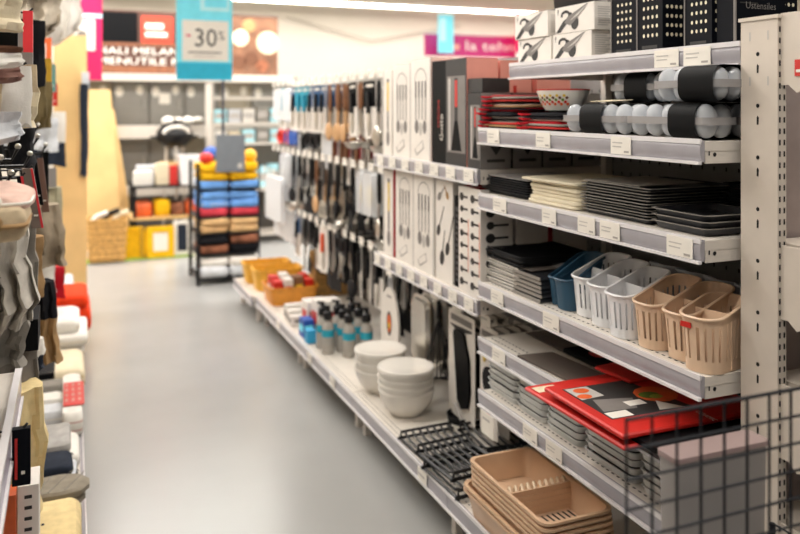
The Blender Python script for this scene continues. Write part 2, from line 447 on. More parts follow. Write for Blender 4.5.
for i in range(9): w.tube([(X0, Y0+.04*i+.02, .5), (X1, Y0+.04*i+.02, .5)], .0022, wire_dark, 5)
for x in xs: w.tube([(x, Y0, .5), (x, Y1, .5)], .0022, wire_dark, 5)
w.build('floor_grid', wb)
for xx in (X0, X1):
    for yy in (Y0, Y1):
        w = M(); w.T = T; w.tube([(xx, yy, 0), (xx, yy, .62)], .006, wire_dark, 6); w.build('leg', wb)
sb = thing('storage_box', 'tall slim translucent storage box with a rosy lid standing in the wire bin', 'storage box', (1.085, 1.13, .504))
m = M()
m.loft([[(x, y, 0) for x, y in rr(0, 0, .2, .045, .01)], [(x, y, .37) for x, y in rr(0, 0, .215, .05, .01)], [(x, y, .37) for x, y in rr(0, 0, .21, .045, .01)], [(x, y, .006) for x, y in rr(0, 0, .194, .04, .01)]], frost_pl, (1, 1))
m.build('box', sb)
m = M(); m.loft([[(x, y, .371) for x, y in rr(0, 0, .22, .055, .01)], [(x, y, .38) for x, y in rr(0, 0, .22, .055, .01)]], mat('rosy_clear', '#b5a09d', .3, noise=0, clear=.4)); m.build('lid', sb)

# ------------------------------------------------------------------ nearest bay, top shelf
Z1, Z2, Z3, Z4, Z5, Z6, ZD = 1.646, 1.422, 1.198, .8905, .6995, .5165, .1815
def slicer_m(h=.084, d=.208, w=.1):
    c = carton_m(w, d, h, white_card, grey_card)
    f = FX(0, d, 0)
    c.decal(f, [(.004, .003), (.03, .003), (.075, .035), (.06, .045), (.045, .038)], print_dark)          # handle
    c.decal(f, [(.052, .032), (.085, .022), (.128, .046), (.178, .082), (.168, .081), (.068, .05)], print_grey, .0009)
    c.decal(f, [(.08, .036), (.17, .079), (.178, .082), (.13, .052)], print_light, .0011)
    hook = [(.058+.026*math.cos(a), .056+.016*math.sin(a)) for a in [math.radians(200-12*i) for i in range(17)]]
    inner = [(.058+.016*math.cos(a), .055+.008*math.sin(a)) for a in [math.radians(8+12*i) for i in range(17)]]
    for i in range(16): c.decal(f, [hook[i], hook[i+1], inner[15-i], inner[16-i]], print_dark)
    c.disc(f, .108, .03, .021, print_dark, e=1.1); c.disc(f, .084, .052, .012, print_dark)
    c.rect(f, .014, .066, .019, .078, print_dark); c.disc(f, .0165, .062, .002, print_dark)
    g = FY(0, 0, 0)
    for i in range(9): c.rect(g, .012, .012+i*.0068, .05+.03*((i*7) % 5)/5, .0155+i*.0068, print_light)
    return c
o = solo(slicer_m(), 'slicer_box', 'white knife-printed carton, lower near one of four on the top shelf', 'box', (1.455, 2.012, Z1), 0, 'slicer cartons')
dup(o, (1.458, 2.235, Z1), 'white knife-printed carton, lower far one of four on the top shelf')
dup(o, (1.455, 1.998, Z1+.0855), 'white knife-printed carton, upper near one of four, beside the black graters')
dup(o, (1.452, 2.246, Z1+.0855), 'white knife-printed carton, upper far one of four, at the end of the shelf')
ob = thing('open_carton', 'open grey carton with raised dark flaps behind the knife-printed cartons', 'box', (1.572, 2.09, Z1)); ob.scale = (1, 1, 1.02)
m = M(); m.loft([[(0, 0, 0), (.12, 0, 0), (.12, .32, 0), (0, .32, 0)], [(0, 0, .19), (.12, 0, .19), (.12, .32, .19), (0, .32, .19)],
                 [(.003, .003, .19), (.117, .003, .19), (.117, .317, .19), (.003, .317, .19)], [(.003, .003, .01), (.117, .003, .01), (.117, .317, .01), (.003, .317, .01)]], grey_card); m.build('box', ob)
for y0, y1, dx in ((.03, .3, -.03),):
    m = M(); m.loft([[(0, y0, .19), (.003, y0, .19), (.003, y1, .19), (0, y1, .19)], [(dx, y0+.03, .235), (dx+.003, y0+.03, .235), (dx+.003, y1-.04, .235), (dx, y1-.04, .235)]], print_dark); m.build('flap', ob)
m = M(); m.loft([[(.003, .003, .19), (.117, .003, .19), (.117, .006, .19), (.003, .006, .19)], [(.02, -.05, .225), (.1, -.05, .225), (.1, -.047, .225), (.02, -.047, .225)]], print_light); m.build('flap', ob)

def grater_m(w, d, h, rows=6, cols=4):
    c = M(); c.box(0, 0, 0, w, d, h, navy_card)
    c.box(-.002, d-.002, 0, .004, d+.002, h, print_grey)
    f = FX(0, d, 0)
    for i in range(rows):
        for j in range(cols):
            c.disc(f, d*(.28+.17*j), h*.2+i*h*.11, .0046, print_dot, n=8)
    g = FY(0, 0, 0)
    for i in range(rows):
        for j in range(cols):
            c.disc(g, w*(.2+.2*j), h*.2+i*h*.11, .0046, print_dot, n=8)
    c.rect(f, d*.2, h*.04, d*.8, h*.08, print_dark)
    return c
o = solo(grater_m(.075, .11, .19), 'grater_box', 'black dotted grater pack beside the knife-printed cartons', 'box', (1.46, 1.812, Z1), 0, 'grater packs')
dup(o, (1.452, 1.695, Z1), 'black dotted grater pack, second from the knife-printed cartons').scale = (1.02, .93, 1.18)
dup(o, (1.458, 1.525, Z1), 'black dotted grater pack, third from the knife-printed cartons').scale = (.9, .85, 1.1)
for i, (x, y) in enumerate(((1.55, 1.74), (1.55, 1.61))):
    dup(o, (x, y, Z1), 'black dotted grater pack in the back row, %s from the cartons' % NTH[i]).scale = (1, 1, 1.15)
m = M(); m.box(0, 0, 0, .16, .06, .17, navy_card); g = FY(0, 0, 0)
m.text(g, .03, .088, .024, 'Ustensiles', print_grey)
for i, k in enumerate((.05, .065, .045, .06)): m.rect(g, .014, .042-.008*i, .014+k, .045-.008*i, print_dark)
for i in range(3): m.rect(g, .013, .1+.012*i, .07+.02*i, .103+.012*i, print_dark)
m.box(-.003, -.002, 0, .001, .004, .17, print_grey)
solo(m, 'utensil_box', 'dark box with grey lettering behind the top of the slotted post', 'box', (1.464, 1.455, Z1), 0, 'grater packs')
dup(o, (1.64, 1.5, Z1), 'black dotted grater pack right of the lettered box, above the post').scale = (1, .8, 1.1)

# ------------------------------------------------------------------ second shelf: mitts, bowl, egg containers
cols = [c_black, c_grey, cloth('smoke_cloth', '#4a4548'), c_black, c_dred, cloth('dusty_cloth', '#b79f92'), c_black, cloth('wine_cloth', '#7c2a2a')]
def mitt(seed, k):
    rnd = random.Random(seed); t = thing('pot_holder', 'x', 'pot holder')
    cushion_m(.24, .235, .0135, cols[k % 8], .03, .002, seed).build('pad', t)
    e = M(); z = .007
    e.tube([(x, y, z+.003*math.sin(x*40+seed)) for x, y in rr(0, 0, .243, .238, .03, 3)], .0035, [red_cloth, c_black, c_tan, c_grey, c_black][seed % 5], 5, True); e.build('piping', t)
    l = M(); l.tube([(-.118, .08, z), (-.15, .085, z+.002), (-.152, .06, z-.002), (-.12, .06, z)], .003, c_dred, 5); l.build('loop', t)
    return t
for nm, y, n in (('far', 2.385, 8), ('near', 2.135, 4)):
    for i in range(n):
        t = mitt(i*3+(7 if nm == 'far' else 0), i+(3 if nm == 'near' else 0)); t.location = (1.47+RNG.uniform(-.012, .012), y+RNG.uniform(-.008, .008), Z2+.001+i*.0143)
        t['label'] = 'pot holder, %s of the %s pile on the second shelf' % (ORD[n-1-i] if i else 'lowest', nm); t['group'] = 'pot holders'
bowl = thing('patterned_bowl', 'white bowl with a flower print and red rim on the pot holders', 'bowl', (1.44, 2.14, Z2+.0605))
m = M(); m.lathe([(.04, 0), (.055, .004), (.07, .028), (.081, .06), (.083, .068), (.079, .068), (.066, .03), (.05, .01), (.001, .008)], ceramic, 32, cap=(1, 0))
for k in range(26):
    a = math.radians(168+k*3.2); zz = .024+.026*((k*7) % 5)/4
    r_ = .0695+.0135*(zz-.028)/.036; c = V((r_*math.cos(a), r_*math.sin(a), zz)); nrm = V((math.cos(a), math.sin(a), -.35)).normalized(); u = V((-math.sin(a), math.cos(a), 0)); v = nrm.cross(u)*-1
    m.poly([c+nrm*.0015+u*.005*math.cos(q)+v*.005*math.sin(q) for q in [i*.9 for i in range(7)]], [orange, green, yellow, red, c_brown][k % 5])
m.build('body', bowl)
m = M(); m.lathe([(.0835, .066), (.0845, .07), (.079, .07), (.0785, .066)], red_cloth, 32, cap=(0, 0)); m.build('rim', bowl)

egg_pl = mat('clear_dome_plastic', '#dfe3e8', .06, noise=0, clear=.47)
def egg_box(L, label, loc, b0, b1, sheet=False, domes=None):
    t = thing('egg_container', label, 'plastic container', loc, 0, 'clear domed containers')
    n = domes or max(2, round(L/.056)); m = M()
    for half in (1, -1):      # two rows of egg cups in each shell
        for i in range(n):
            for sx in (-1, 1): m.ball((sx*.021, L*(i+.5)/n, .043+half*.011), .0262, egg_pl, 14, 9, (.95, 1., 1.12))
    m.build('shell', t)
    m = M(); m.loft([[(x, y, .034) for x, y in rr(0, L/2, .1, L+.004, .014)], [(x, y, .052) for x, y in rr(0, L/2, .1, L+.004, .014)]], frost_pl); m.build('flange', t)
    m = M(); sec = rr(0, .0425, .106, .086, .03, 5)
    m.loft([[(a, yy, b_) for a, b_ in sec] for yy in (b0, b1)], black_card, (0, 0))
    m.build('sleeve', t)
    if sheet:
        m = M(); m.loft([[(-.03, b0-.005, .09), (.05, b0-.005, .094), (.05, b1-.02, .094), (-.03, b1-.02, .09)], [(-.03, b0-.005, .0915), (.05, b0-.005, .0955), (.05, b1-.02, .0955), (-.03, b1-.02, .0915)]], c_cream); m.build('leaflet', t)
    return t
egg_box(.28, 'clear domed container with black sleeve and cream leaflet, beside the flowered bowl', (1.378, 1.70, Z2), .09, .19, True)
egg_box(.28, 'clear domed container with black sleeve on the shelf, lower row beside the post', (1.378, 1.41, Z2), .03, .12)
egg_box(.21, 'clear domed container with broad black sleeve on top of the near end', (1.385, 1.385, Z2+.087), .005, .118)
egg_box(.28, 'smoky domed container lying behind the others on the upper row', (1.5, 1.64, Z2+.087), .115, .21)
egg_box(.28, 'clear domed container in the rear lower row behind the leaflet', (1.495, 1.72, Z2), .08, .18)
egg_box(.28, 'clear domed container in the rear lower row nearest the back board', (1.495, 1.42, Z2), .08, .18)

# ------------------------------------------------------------------ third shelf: trays and boards
o = solo(tray_m(.27, .315, .014, .008, black_matte, tray_dark, .01), 'baking_tray', 'x', 'baking tray', group='dark trays')
pile(o, 7, 1.487, 2.365, Z3, .0078, 'thin black tray, %s of the pile left of the cream boards', 'black trays left of the cream boards')
m = M(); m.box(-.135, -.16, 0, .135, .16, .0025, grey_card)
solo(m, 'cover_sheet', 'grey card sheet lying on the thin black trays left of the cream boards', 'card sheet', (1.487, 2.365, Z3+.0608), .02)
m = M(); m.loft([[(x, y, z) for x, y in rr(0, 0, .27-k, .268-k, .022)] for z, k in ((0, .006), (.002, 0), (.0095, 0), (.0115, .006))], cream)
o = solo(m, 'cutting_board', 'x', 'cutting board')
pile(o, 6, 1.487, 2.07, Z3, .012, 'cream plastic board, %s of the pile between the black trays', 'cream boards', .006)
m = M(); m.loft([[(x, y, z+.0*x) for x, y in rr(0, 0, .29, .285, .02)] for z in (0, .006)], cream)
solo(m, 'cutting_board', 'larger cream board lying across the top of the cream pile', 'cutting board', (1.475, 2.075, Z3+.0725), .05, 'cream boards')
o = solo(tray_m(.31, .292, .012, .008, tray_dark, tray_edge, .012), 'baking_tray', 'x', 'baking tray')
pile(o, 11, 1.507, 1.78, Z3, .0079, 'grey-rimmed baking tray, %s of the tall pile right of the cream boards', 'grey-rimmed trays', .006)
m = M(); m.box(-.11, -.12, 0, .12, .1, .002, tray_edge)
solo(m, 'cover_sheet', 'greyish sheet on top of the tall grey-rimmed tray pile', 'card sheet', (1.47, 1.81, Z3+.0922), .06)
o = solo(tray_m(.21, .2, .018, .006, tray_dark, tray_edge, .02), 'cake_tin', 'x', 'baking tray')
pile(o, 3, 1.452, 1.525, Z3, .0155, 'short grey-rimmed tin, %s of three beside the post', 'short tins beside the post', .002)
o = solo(tray_m(.26, .2, .016, .008, black_matte, black_matte, .012), 'baking_tray', 'x', 'baking tray')
pile(o, 8, 1.7, 1.51, Z3, .0125, 'black tray, %s of the pile behind the short tins', 'black trays behind the short tins', .002)

# ------------------------------------------------------------------ fourth shelf: racks, holders, baskets
def rackpack(zig):
    m = M(); 
    if zig:
        n = 15; top = []; 
        for i in range(n): top.append(-.075+.15*i/(n-1))
        m.loft([[(x, -.08+.16*i/30, .006+.003*(1 if i % 2 else -1)+dz) for x, dz in ((-.12, -.002), (.12, -.002), (.12, .002), (-.12, .002))] for i in range(31)], tray_dark)
        m.box(-.121, -.082, .001, -.117, .082, .0105, tray_edge)
    else:
        m.box(-.125, -.12, .002, .125, .12, .0055, black_matte); m.box(-.128, -.122, .0, .125, -.116, .0085, steel_satin)
        m.box(-.1285, -.122, .003, -.12, .122, .0062, white_card)
        m.box(.119, -.122, .0, .125, .122, .0085, steel_satin)
    return m
o = solo(rackpack(False), 'cooling_rack', 'x', 'cooling rack')
pile(o, 9, 1.48, 2.372, Z4, .0092, 'pale-edged cooling rack, %s of its pile', 'pale-edged racks', .006, jr=.05)
def frame_m():
    m = M(); m.tube([(x, y, .003) for x, y in rr(0, 0, .27, .25, .02)], .003, black_matte, 5, True)
    for i in range(14): m.tube([(-.13, -.11+.22*i/13, .003), (.13, -.11+.22*i/13, .003)], .0016, black_matte, 4)
    return m
m = M(); m.box(-.15, -.14, 0, .15, .12, .0025, brown_sheet)
solo(m, 'baking_sheet', 'taupe sheet spread over the pale-edged and wavy racks', 'baking sheet', (1.5, 2.33, Z4+.0842), .03)
o = solo(frame_m(), 'cooling_rack', 'x', 'cooling rack')
pile(o, 5, 1.483, 2.355, Z4+.0872, .0065, 'black wire cooling rack, %s above the pale-edged pile', 'black wire racks', .004, jr=.03)
o = solo(rackpack(True), 'crimped_tin', 'x', 'baking tin')
pile(o, 6, 1.462, 2.2, Z4, .0136, 'dark crimped tin, %s of the pile left of the blue caddies', 'crimped tins', .003)
m = M(); m.loft([[(-.1, -.1, 0), (.1, -.1, .02), (.1, .1, .02), (-.1, .1, 0)], [(-.1, -.1, .002), (.1, -.1, .022), (.1, .1, .022), (-.1, .1, .002)]], grey_card)
solo(m, 'card_sheet', 'grey sheet lying tilted between the wire racks and blue caddies', 'card sheet', (1.565, 2.16, Z4+.087), .15)

def caddy(pl, L, W, hf, hb, slots, label, loc, rz=0, group=None, divider=True, tagged=False):
    """open caddy: low rounded front (-x), high back (+x), slotted walls, divider"""
    t = thing('caddy_basket', label, 'basket', loc, rz, group)
    N = 64
    path = rr(0, 0, L, W, W*.42, 12)                     # footprint, 52 points
    n = len(path)
    def top(x): 
        s = (x+L/2)/L; s = s*s*(3-2*s)
        return hf+(hb-hf)*s
    m = M()
    def ring(k, z): return [(x*k, y*k, z) for x, y in path]
    out0 = [(x*.86, y*.86, 0) for x, y in path]; out1 = [(x*.885, y*.885, hf*.22) for x, y in path]
    if slots:
        mid0 = out1; mid1 = [(x*.965, y*.965, top(x)*.84) for x, y in path]; rim = [(x, y, top(x)) for x, y in path]
        m.loft([out0, out1], pl, (1, 0))
        ins = lambda l, k: [(x*k, y*k, z) for x, y, z in l]
        m.loft([ins(out1, .975), ins(out0, .97)], pl, (0, 1))
        i0, i1 = ins(mid0, .975), ins(mid1, .975)
        for i in range(n):                                # ribs with gaps between them
            j = (i+1) % n
            a = V(mid0[i]); b_ = V(mid0[j]); L_ = (b_-a).length
            k = max(1, round(L_/.0125))
            for q in range(k):
                f0, f1 = (q+.0)/k, (q+.8)/k
                if L_ < .007 and i % 3 == 2: continue
                if L_ < .007: f1 = 1.0
                P = lambda A, f: V(A[i]).lerp(V(A[j]), f)
                m.loft([[P(mid0, f0), P(mid0, f1), P(i0, f1), P(i0, f0)], [P(mid1, f0), P(mid1, f1), P(i1, f1), P(i1, f0)]], pl)
        m.loft([ins(mid1, .975), mid1, rim, ins(rim, .965)], pl, (0, 0), close=True)
    else:
        rim = [(x, y, top(x)) for x, y in path]; ins = lambda l, k, dz=0: [(x*k, y*k, z+dz) for x, y, z in l]
        m.loft([out0, rim, ins(rim, .93), ins(out0, .9, .004)], pl)
    m.build('body', t)
    m = M()
    m.tube([(x*1.015, y*1.015, top(x)) for x, y in path], .0042, pl, 6, True); m.build('rim', t)
    if divider:
        m = M(); zz = top(.0)*.93; m.box(-.003, -W*.46, .004, 0, W*.46, zz, pl); m.build('divider', t)
    if tagged:
        m = M(); m.box(-L/2*.985-.003, .005, hf*.8, -L/2*.985-.001, .033, hf*.9, red); m.build('tag', t)
    return t
CB = 'sink caddy baskets'
k0 = caddy(white_pl, .17, .1, .112, .165, True, 'white slotted caddy basket, farthest of the three white ones, next to blue', (1.445, 1.95, Z4), 0, CB)
dup(k0, (1.425, 1.846, Z4), 'white slotted caddy basket, middle of the three white ones')
dup(k0, (1.405, 1.738, Z4), 'white slotted caddy basket, nearest of the three white ones, beside beige')
k1 = caddy(beige_pl, .17, .1, .112, .165, True, 'beige slotted caddy basket touching the nearest white basket', (1.412, 1.632, Z4), 0, CB)
dup(k1, (1.42, 1.53, Z4), 'beige slotted caddy basket, middle of the three beige ones')
caddy(beige_pl, .16, .105, .125, .155, True, 'beige slotted caddy basket with a red sticker, touching the slotted post', (1.395, 1.452, Z4), math.radians(12), CB, tagged=True)
ks = caddy(shaded_white_pl, .16, .1, .115, .165, True, 'pale grey caddy basket in the rear row, farthest of four', (1.60, 1.80, Z4), math.pi, CB)
for i, y in enumerate((1.695, 1.59, 1.485)): dup(ks, (1.6, y, Z4), 'shade-tinted white caddy basket in the rear row, %s of four' % ['second farthest', 'third farthest', 'nearest'][i])
kb = caddy(blue_pl, .16, .085, .09, .155, False, 'petrol blue caddy nearer the white baskets, high at its back', (1.43, 2.035, Z4), .05, 'blue caddies', divider=False)
dup(kb, (1.445, 2.103, Z4), 'petrol blue caddy nearer the dark crimped tins', .12).scale = (1, .6, .93)

# ------------------------------------------------------------------ fifth shelf: sheets and red packs
def sheet_pack(cs, t, m): 
    b = M(); b.loft([[(x, y, z) for x, y, z in cs], [(x, y, z+t) for x, y, z in cs]], m); return b
m = sheet_pack([(1.48, 2.43, Z5), (1.48, 2.05, Z5), (1.8, 2.05, Z5), (1.8, 2.44, Z5)], .004, brown_sheet)
solo(m, 'baking_sheet', 'wide grey baking sheet lying flat at the back of the far end of the shelf', 'baking sheet')
m = sheet_pack([(1.318, 2.215, Z5+.001), (1.34, 1.88, Z5+.001), (1.47, 1.86, Z5+.001), (1.44, 2.2, Z5+.001)], .006, brown_sheet)
solo(m, 'baking_sheet', 'bare taupe baking sheet sticking out left of the red packs', 'baking sheet')
def photo(b, fr, w, h, seed, dark=True):
    """printed food picture: dark ground with dishes"""
    rnd = random.Random(seed)
    b.rect(fr, 0, 0, w, h, print_dark)
    b.rect(fr, w*.03, h*.05, w*.42, h*.42, print_light, .0009); b.rect(fr, w*.3, h*.45, w*.55, h*.95, print_grey, .0009)
    b.disc(fr, w*.12, h*.22, h*.13, orange, .0011); b.disc(fr, w*.27, h*.2, h*.1, orange, .0011); b.disc(fr, w*.12, h*.22, h*.05, label_white, .0013)
    b.rect(fr, w*.45, h*.05, w*.6, h*.3, label_white, .0010)
sl = M(); sl.box(0, 0, 0, .2, .34, .012, black_card); f = FZ(0.0, .34, .012)
sl.disc(f, .1, .06, .035, red, .001, e=.7); sl.disc(f, .11, .07, .015, orange, .0014); sl.disc(f, .2, .12, .07, c_dred, .001, e=.6); sl.rect(f, .25, .02, .31, .1, print_light, .001)
sl.rect(f, .02, .13, .12, .18, print_grey, .001); sl.disc(f, .28, .06, .02, orange, .0014)
solo(sl, 'pizza_tray_pack', 'black pizza tray pack with red food pictures behind the taupe sheet', 'packaged tray', (1.475, 1.85, Z5+.0055), .0)
sl = M(); sl.box(0, 0, 0, .24, .4, .014, black_card); f = FZ(0, .4, .014); sl.rect(f, .03, .1, .36, .108, print_grey, .001); sl.rect(f, .05, .13, .3, .135, print_grey, .001); sl.disc(f, .3, .19, .02, red, .001)
solo(sl, 'tray_pack', 'black tray pack lying behind the red pack with the tomato picture', 'packaged tray', (1.57, 1.425, Z5+.002))
# two red packs, the lower one slid out over the price rail
lo = M(); lo.box(0, 0, 0, .36, .43, .012, red, .004); lo.box(.02, .02, -.004, .34, .2, 0, black_card); lo.rect(FZ(0, .43, .012), .30, .02, .36, .09, c_cream, .001); lo.rect(FZ(0, .43, .012), .02, .01, .06, .08, c_cream, .001)
solo(lo, 'baking_mould_pack', 'flat red pack underneath, jutting over the price rail above the clear trays', 'packaged tray', (1.175, 1.5, Z5+.0065), .01)
mi = M(); mi.box(0, 0, 0, .34, .42, .012, black_card); mi.rect(FX(0, .42, 0), .02, .003, .16, .009, print_light)
solo(mi, 'baking_mould_pack', 'black edged pack sandwiched between the two red packs', 'packaged tray', (1.215, 1.44, Z5+.0195), 0)
up = M(); up.box(0, 0, 0, .44, .34, .014, red, .004); f = (V((0, .34, .014)), V((0, -.78, 0)), V((1.05, 0, 0)))
up.decal(f, [(.05, .03), (.33, .03), (.33, .26), (.05, .22)], print_dark)
up.decal(f, [(.055, .035), (.16, .035), (.15, .105), (.055, .1)], print_light, .001); up.disc(f, .085, .07, .022, orange, .0013); up.disc(f, .135, .055, .02, orange, .0013)
up.decal(f, [(.17, .06), (.27, .04), (.28, .13), (.2, .16)], print_grey, .001)
up.rect(f, .28, .035, .325, .095, label_white, .0011); up.rect(f, .22, .12, .26, .17, label_white, .0013)
up.disc(f, .2, .23, .07, orange, .0012, e=.8); up.disc(f, .2, .21, .028, green, .0015); up.disc(f, .22, .22, .018, mat('leaf_pale', '#93a03a'), .0017)
up.decal(f, [(.25, .2), (.32, .17), (.33, .24)], label_white, .0016)
up.text(f, .37, .24, .02, 'CERAMIC', label_white)
solo(up, 'baking_mould_pack', 'top red pack with food pictures and an orange dish, nearest the post', 'packaged tray', (1.17, 1.5, Z5+.033), -.02)
m = M(); m.box(0, 0, 0, .2, .14, .01, red, .003); solo(m, 'baking_mould_pack', 'small red pack end showing between the taupe sheet and the pictured pack', 'packaged tray', (1.4, 1.76, Z5+.0485), .12)

# ------------------------------------------------------------------ sixth shelf: stacks of clear trays
def clear_tray(w, d):
    t = thing('clear_food_tray', 'x', 'food tray')
    tray_m(w, d, .0185, .003, clear_lt, clear_lt, .018, .0015, a=.0035).build('tray', t)
    b = M(); b.loft([[(x, y, .003) for x, y in rr(0, 0, w-.03, d-.03, .012)], [(x, y, .0065) for x, y in rr(0, 0, w-.03, d-.03, .012)]], mat('dark_insert', '#3a3b3c', .5)); b.build('insert', t)
    return t
for nm, y, d, n in (('farthest', 2.375, .195, 6), ('second farthest', 2.19, .165, 5), ('middle', 2.01, .175, 6), ('second nearest', 1.795, .22, 6), ('nearest', 1.565, .2, 5)):
    t0 = clear_tray(.26, d)
    pile(t0, n, 1.475, y, Z6, .0205, 'clear shallow tray, %%s of the %s stack under the red packs' % nm, 'clear trays, %s stack' % nm, .003)
m = M(); m.box(0, 0, 0, .0015, .085, .075, label_white); m.rect(FX(0, .085, 0), .01, .05, .06, .058, print_light)
solo(m, 'price_card', 'white card hanging at the far corner under the clear trays', 'price card', (1.296, 2.33, .39), 0)

# ------------------------------------------------------------------ deck of the nearest bay: dish drainers, wire racks
def drainer(w=.235, l=.45, h=.085, full=True):
    t = thing('dish_drainer', 'x', 'dish drainer')
    b = M(); L = lambda a, z, r=.03: [(x, y, z) for x, y in rr(0, 0, w-a, l-a, r, 4)]
    b.loft([L(.05, 0), L(.03, h*.6), L(.016, h-.006)], drain_pl, (1, 0)); b.loft([L(.016, h-.006), L(0, h-.008), L(0, h), L(.02, h)], drain_pl, (0, 0))
    b.loft([L(.02, h), L(.034, h*.6), L(.054, .004)], drain_pl, (0, 1))
    b.build('basin', t)
    b = M(); b.box(-w*.43, -.03, .004, w*.43, -.024, h-.004, drain_pl); b.build('divider', t)
    if full:
        for i in range(10):
            b = M(); yy = .02+.018*i+0*.0; x0 = -w*.36+.0*i
            b = M(); xx = -w*.4+i*w*.8/9
            b.tube([(xx, -.02, .006), (xx, -.012, .066), (xx+.008, .012, .078), (xx+.015, .03, .06), (xx+.016, .036, .005)], .0044, mat('pale_peg', '#ecd6b8', .4), 6); b.build('peg', t)
        b = M(); b.box(-w*.36, -l*.43, .006, w*.36, -.035, .01, beige_pl)
        for i in range(9): b.decal(FZ(0, 0, .01), [(.055+.0*i, -.075+.018*i), (.12, -.07+.018*i), (.12, -.063+.018*i), (.055, -.068+.018*i)], hole_dark)
        b.build('cutlery_grid', t)
    return t
d0 = drainer(full=False)
for i in range(2):
    o = d0 if i == 0 else dup(d0, (0, 0, 0)); o.location = (1.29, 2.105-.004*i, ZD+.001+.015*i); o['label'] = 'sand-coloured dish drainer, %s nested in the front pile on the deck' % ('lower of two', 'upper of two')[i]; o['group'] = 'sand dish drainers'
DX, DY = 1.293, 2.05
for i in range(4):
    o = dup(d0, (DX, DY+.003*i, ZD+.045+.0155*i), 'sand-coloured dish drainer, %s under the pegged one' % ('lowest', 'third', 'second', 'first')[i], group='sand dish drainers')
dt = drainer(); dt.location = (DX, DY+.012, ZD+.107); dt['label'] = 'sand-coloured dish drainer on top, with a row of pegs and slots'; dt['group'] = 'sand dish drainers'

def wire_rack(w, l, h=.035):
    t = thing('wire_dish_rack', 'x', 'wire rack')
    b = M()
    for s in (-1, 1):
        b.tube([(-w/2, s*l/2, 0.004), (-w/2, s*l/2, h), (w/2, s*l/2, h), (w/2, s*l/2, .004)], .006, black_pl, 6)
        b.tube([(-w/2-.012, s*l/2, .012), (w/2+.012, s*l/2, .012)], .007, black_pl, 6)
    for x in (-w/2, w/2): b.tube([(x, -l/2, .008), (x, l/2, .008)], .006, black_pl, 6)
    b.build('frame', t)
    b = M(); n = 7
    for i in range(n):
        x = -w/2+w*(i+.5)/n; b.tube([(x, -l/2, h), (x, -l*.3, .016), (x, l*.3, .016), (x, l/2, h)], .005, black_pl, 5)
    b.build('wires', t)
    return t
r0 = wire_rack(.22, .25)
r0.location = (1.32, 2.79, ZD); r0.rotation_euler = (0, 0, .04); r0['label'] = 'black wire dish rack near the white bowls, on the edge of the deck'; r0['group'] = 'black wire dish racks'
dup(r0, (1.30, 2.52, ZD+.001), 'black wire dish rack between the others and the sand drainers', .05)
dup(r0, (1.56, 2.76, ZD), 'black wire dish rack at the back beneath the hanging tool cards', -.06)
dup(r0, (1.30, 2.57, ZD+.04), 'black wire dish rack lying on top of the nearer one', .09)
dup(r0, (1.55, 2.5, ZD), 'black wire dish rack at the back, beside the sand drainers', .03)

# ------------------------------------------------------------------ second bay, gift boxes
ZU, ZL = 1.2765, .8215
def utensil_set(b, f, w, h, m1=print_grey, m2=print_light):
    """printed picture: a hanging rack with four tools"""
    arc = [(w*.5+w*.3*math.cos(a), h*.78+h*.13*math.sin(a)) for a in [math.pi*q/12 for q in range(13)]]
    inn = [(w*.5+w*.28*math.cos(a), h*.78+h*.12*math.sin(a)) for a in [math.pi*q/12 for q in range(12, -1, -1)]]
    for i in range(12): b.decal(f, [arc[i], arc[i+1], inn[11-i], inn[12-i]], m1)
    for i in range(4):
        x = w*(.26+.16*i); b.rect(f, x-w*.022, h*.4, x+w*.022, h*.78, m1); b.rect(f, x-w*.03, h*.62, x+w*.03, h*.78, print_dark, .001)
    b.disc(f, w*.3, h*.33, w*.1, m1, e=1.4); b.disc(f, w*.5, h*.31, w*.09, m2, .001, e=1.5); b.disc(f, w*.7, h*.33, w*.09, m1, .0012, e=1.5)
    b.decal(f, [(w*.2, h*.1), (w*.6, h*.2), (w*.66, h*.12), (w*.3, h*.04)], m1); b.decal(f, [(w*.23, h*.105), (w*.59, h*.19), (w*.63, h*.125), (w*.31, h*.055)], white_card, .001)
def set_box(w, d, h):
    b = carton_m(w, d, h, white_card, print_light); utensil_set(b, FX(0, d, 0), d, h)
    b.rect(FX(0, d, 0), d*.93, 0, d, h, print_light, .0005)
    utensil_set(b, FY(0, 0, 0), w, h); return b
def brush_box_slim(w, d, h):
    b = carton_m(w, d, h, white_card); f = FX(0, d, 0)
    b.rect(f, d*.02, 0, d*.14, h, print_light, .0005); b.rect(f, d*.5, h*.52, d*.68, h*.86, yellow); b.rect(f, d*.5, h*.86, d*.68, h*.9, print_dark); b.rect(f, d*.53, h*.3, d*.65, h*.52, print_dark)
    b.disc(f, d*.59, h*.2, d*.16, print_grey, e=2); return b
o = solo(brush_box_slim(.11, .115, .385), 'gift_box', 'slim white carton printed with a yellow-handled brush, upper shelf, beside hanging ladles', 'box', (1.34, 3.345, ZU), 0, 'gift boxes')
s1 = solo(set_box(.1, .205, .405), 'gift_box', 'white carton printed with a hanging tool set, upper shelf, farther of the pair', 'box', (1.34, 3.125, ZU), 0, 'gift boxes')
dup(s1, (1.335, 2.91, ZU), 'white carton printed with a hanging tool set, upper shelf, beside the black carton').scale = (1, 1, 1.03)
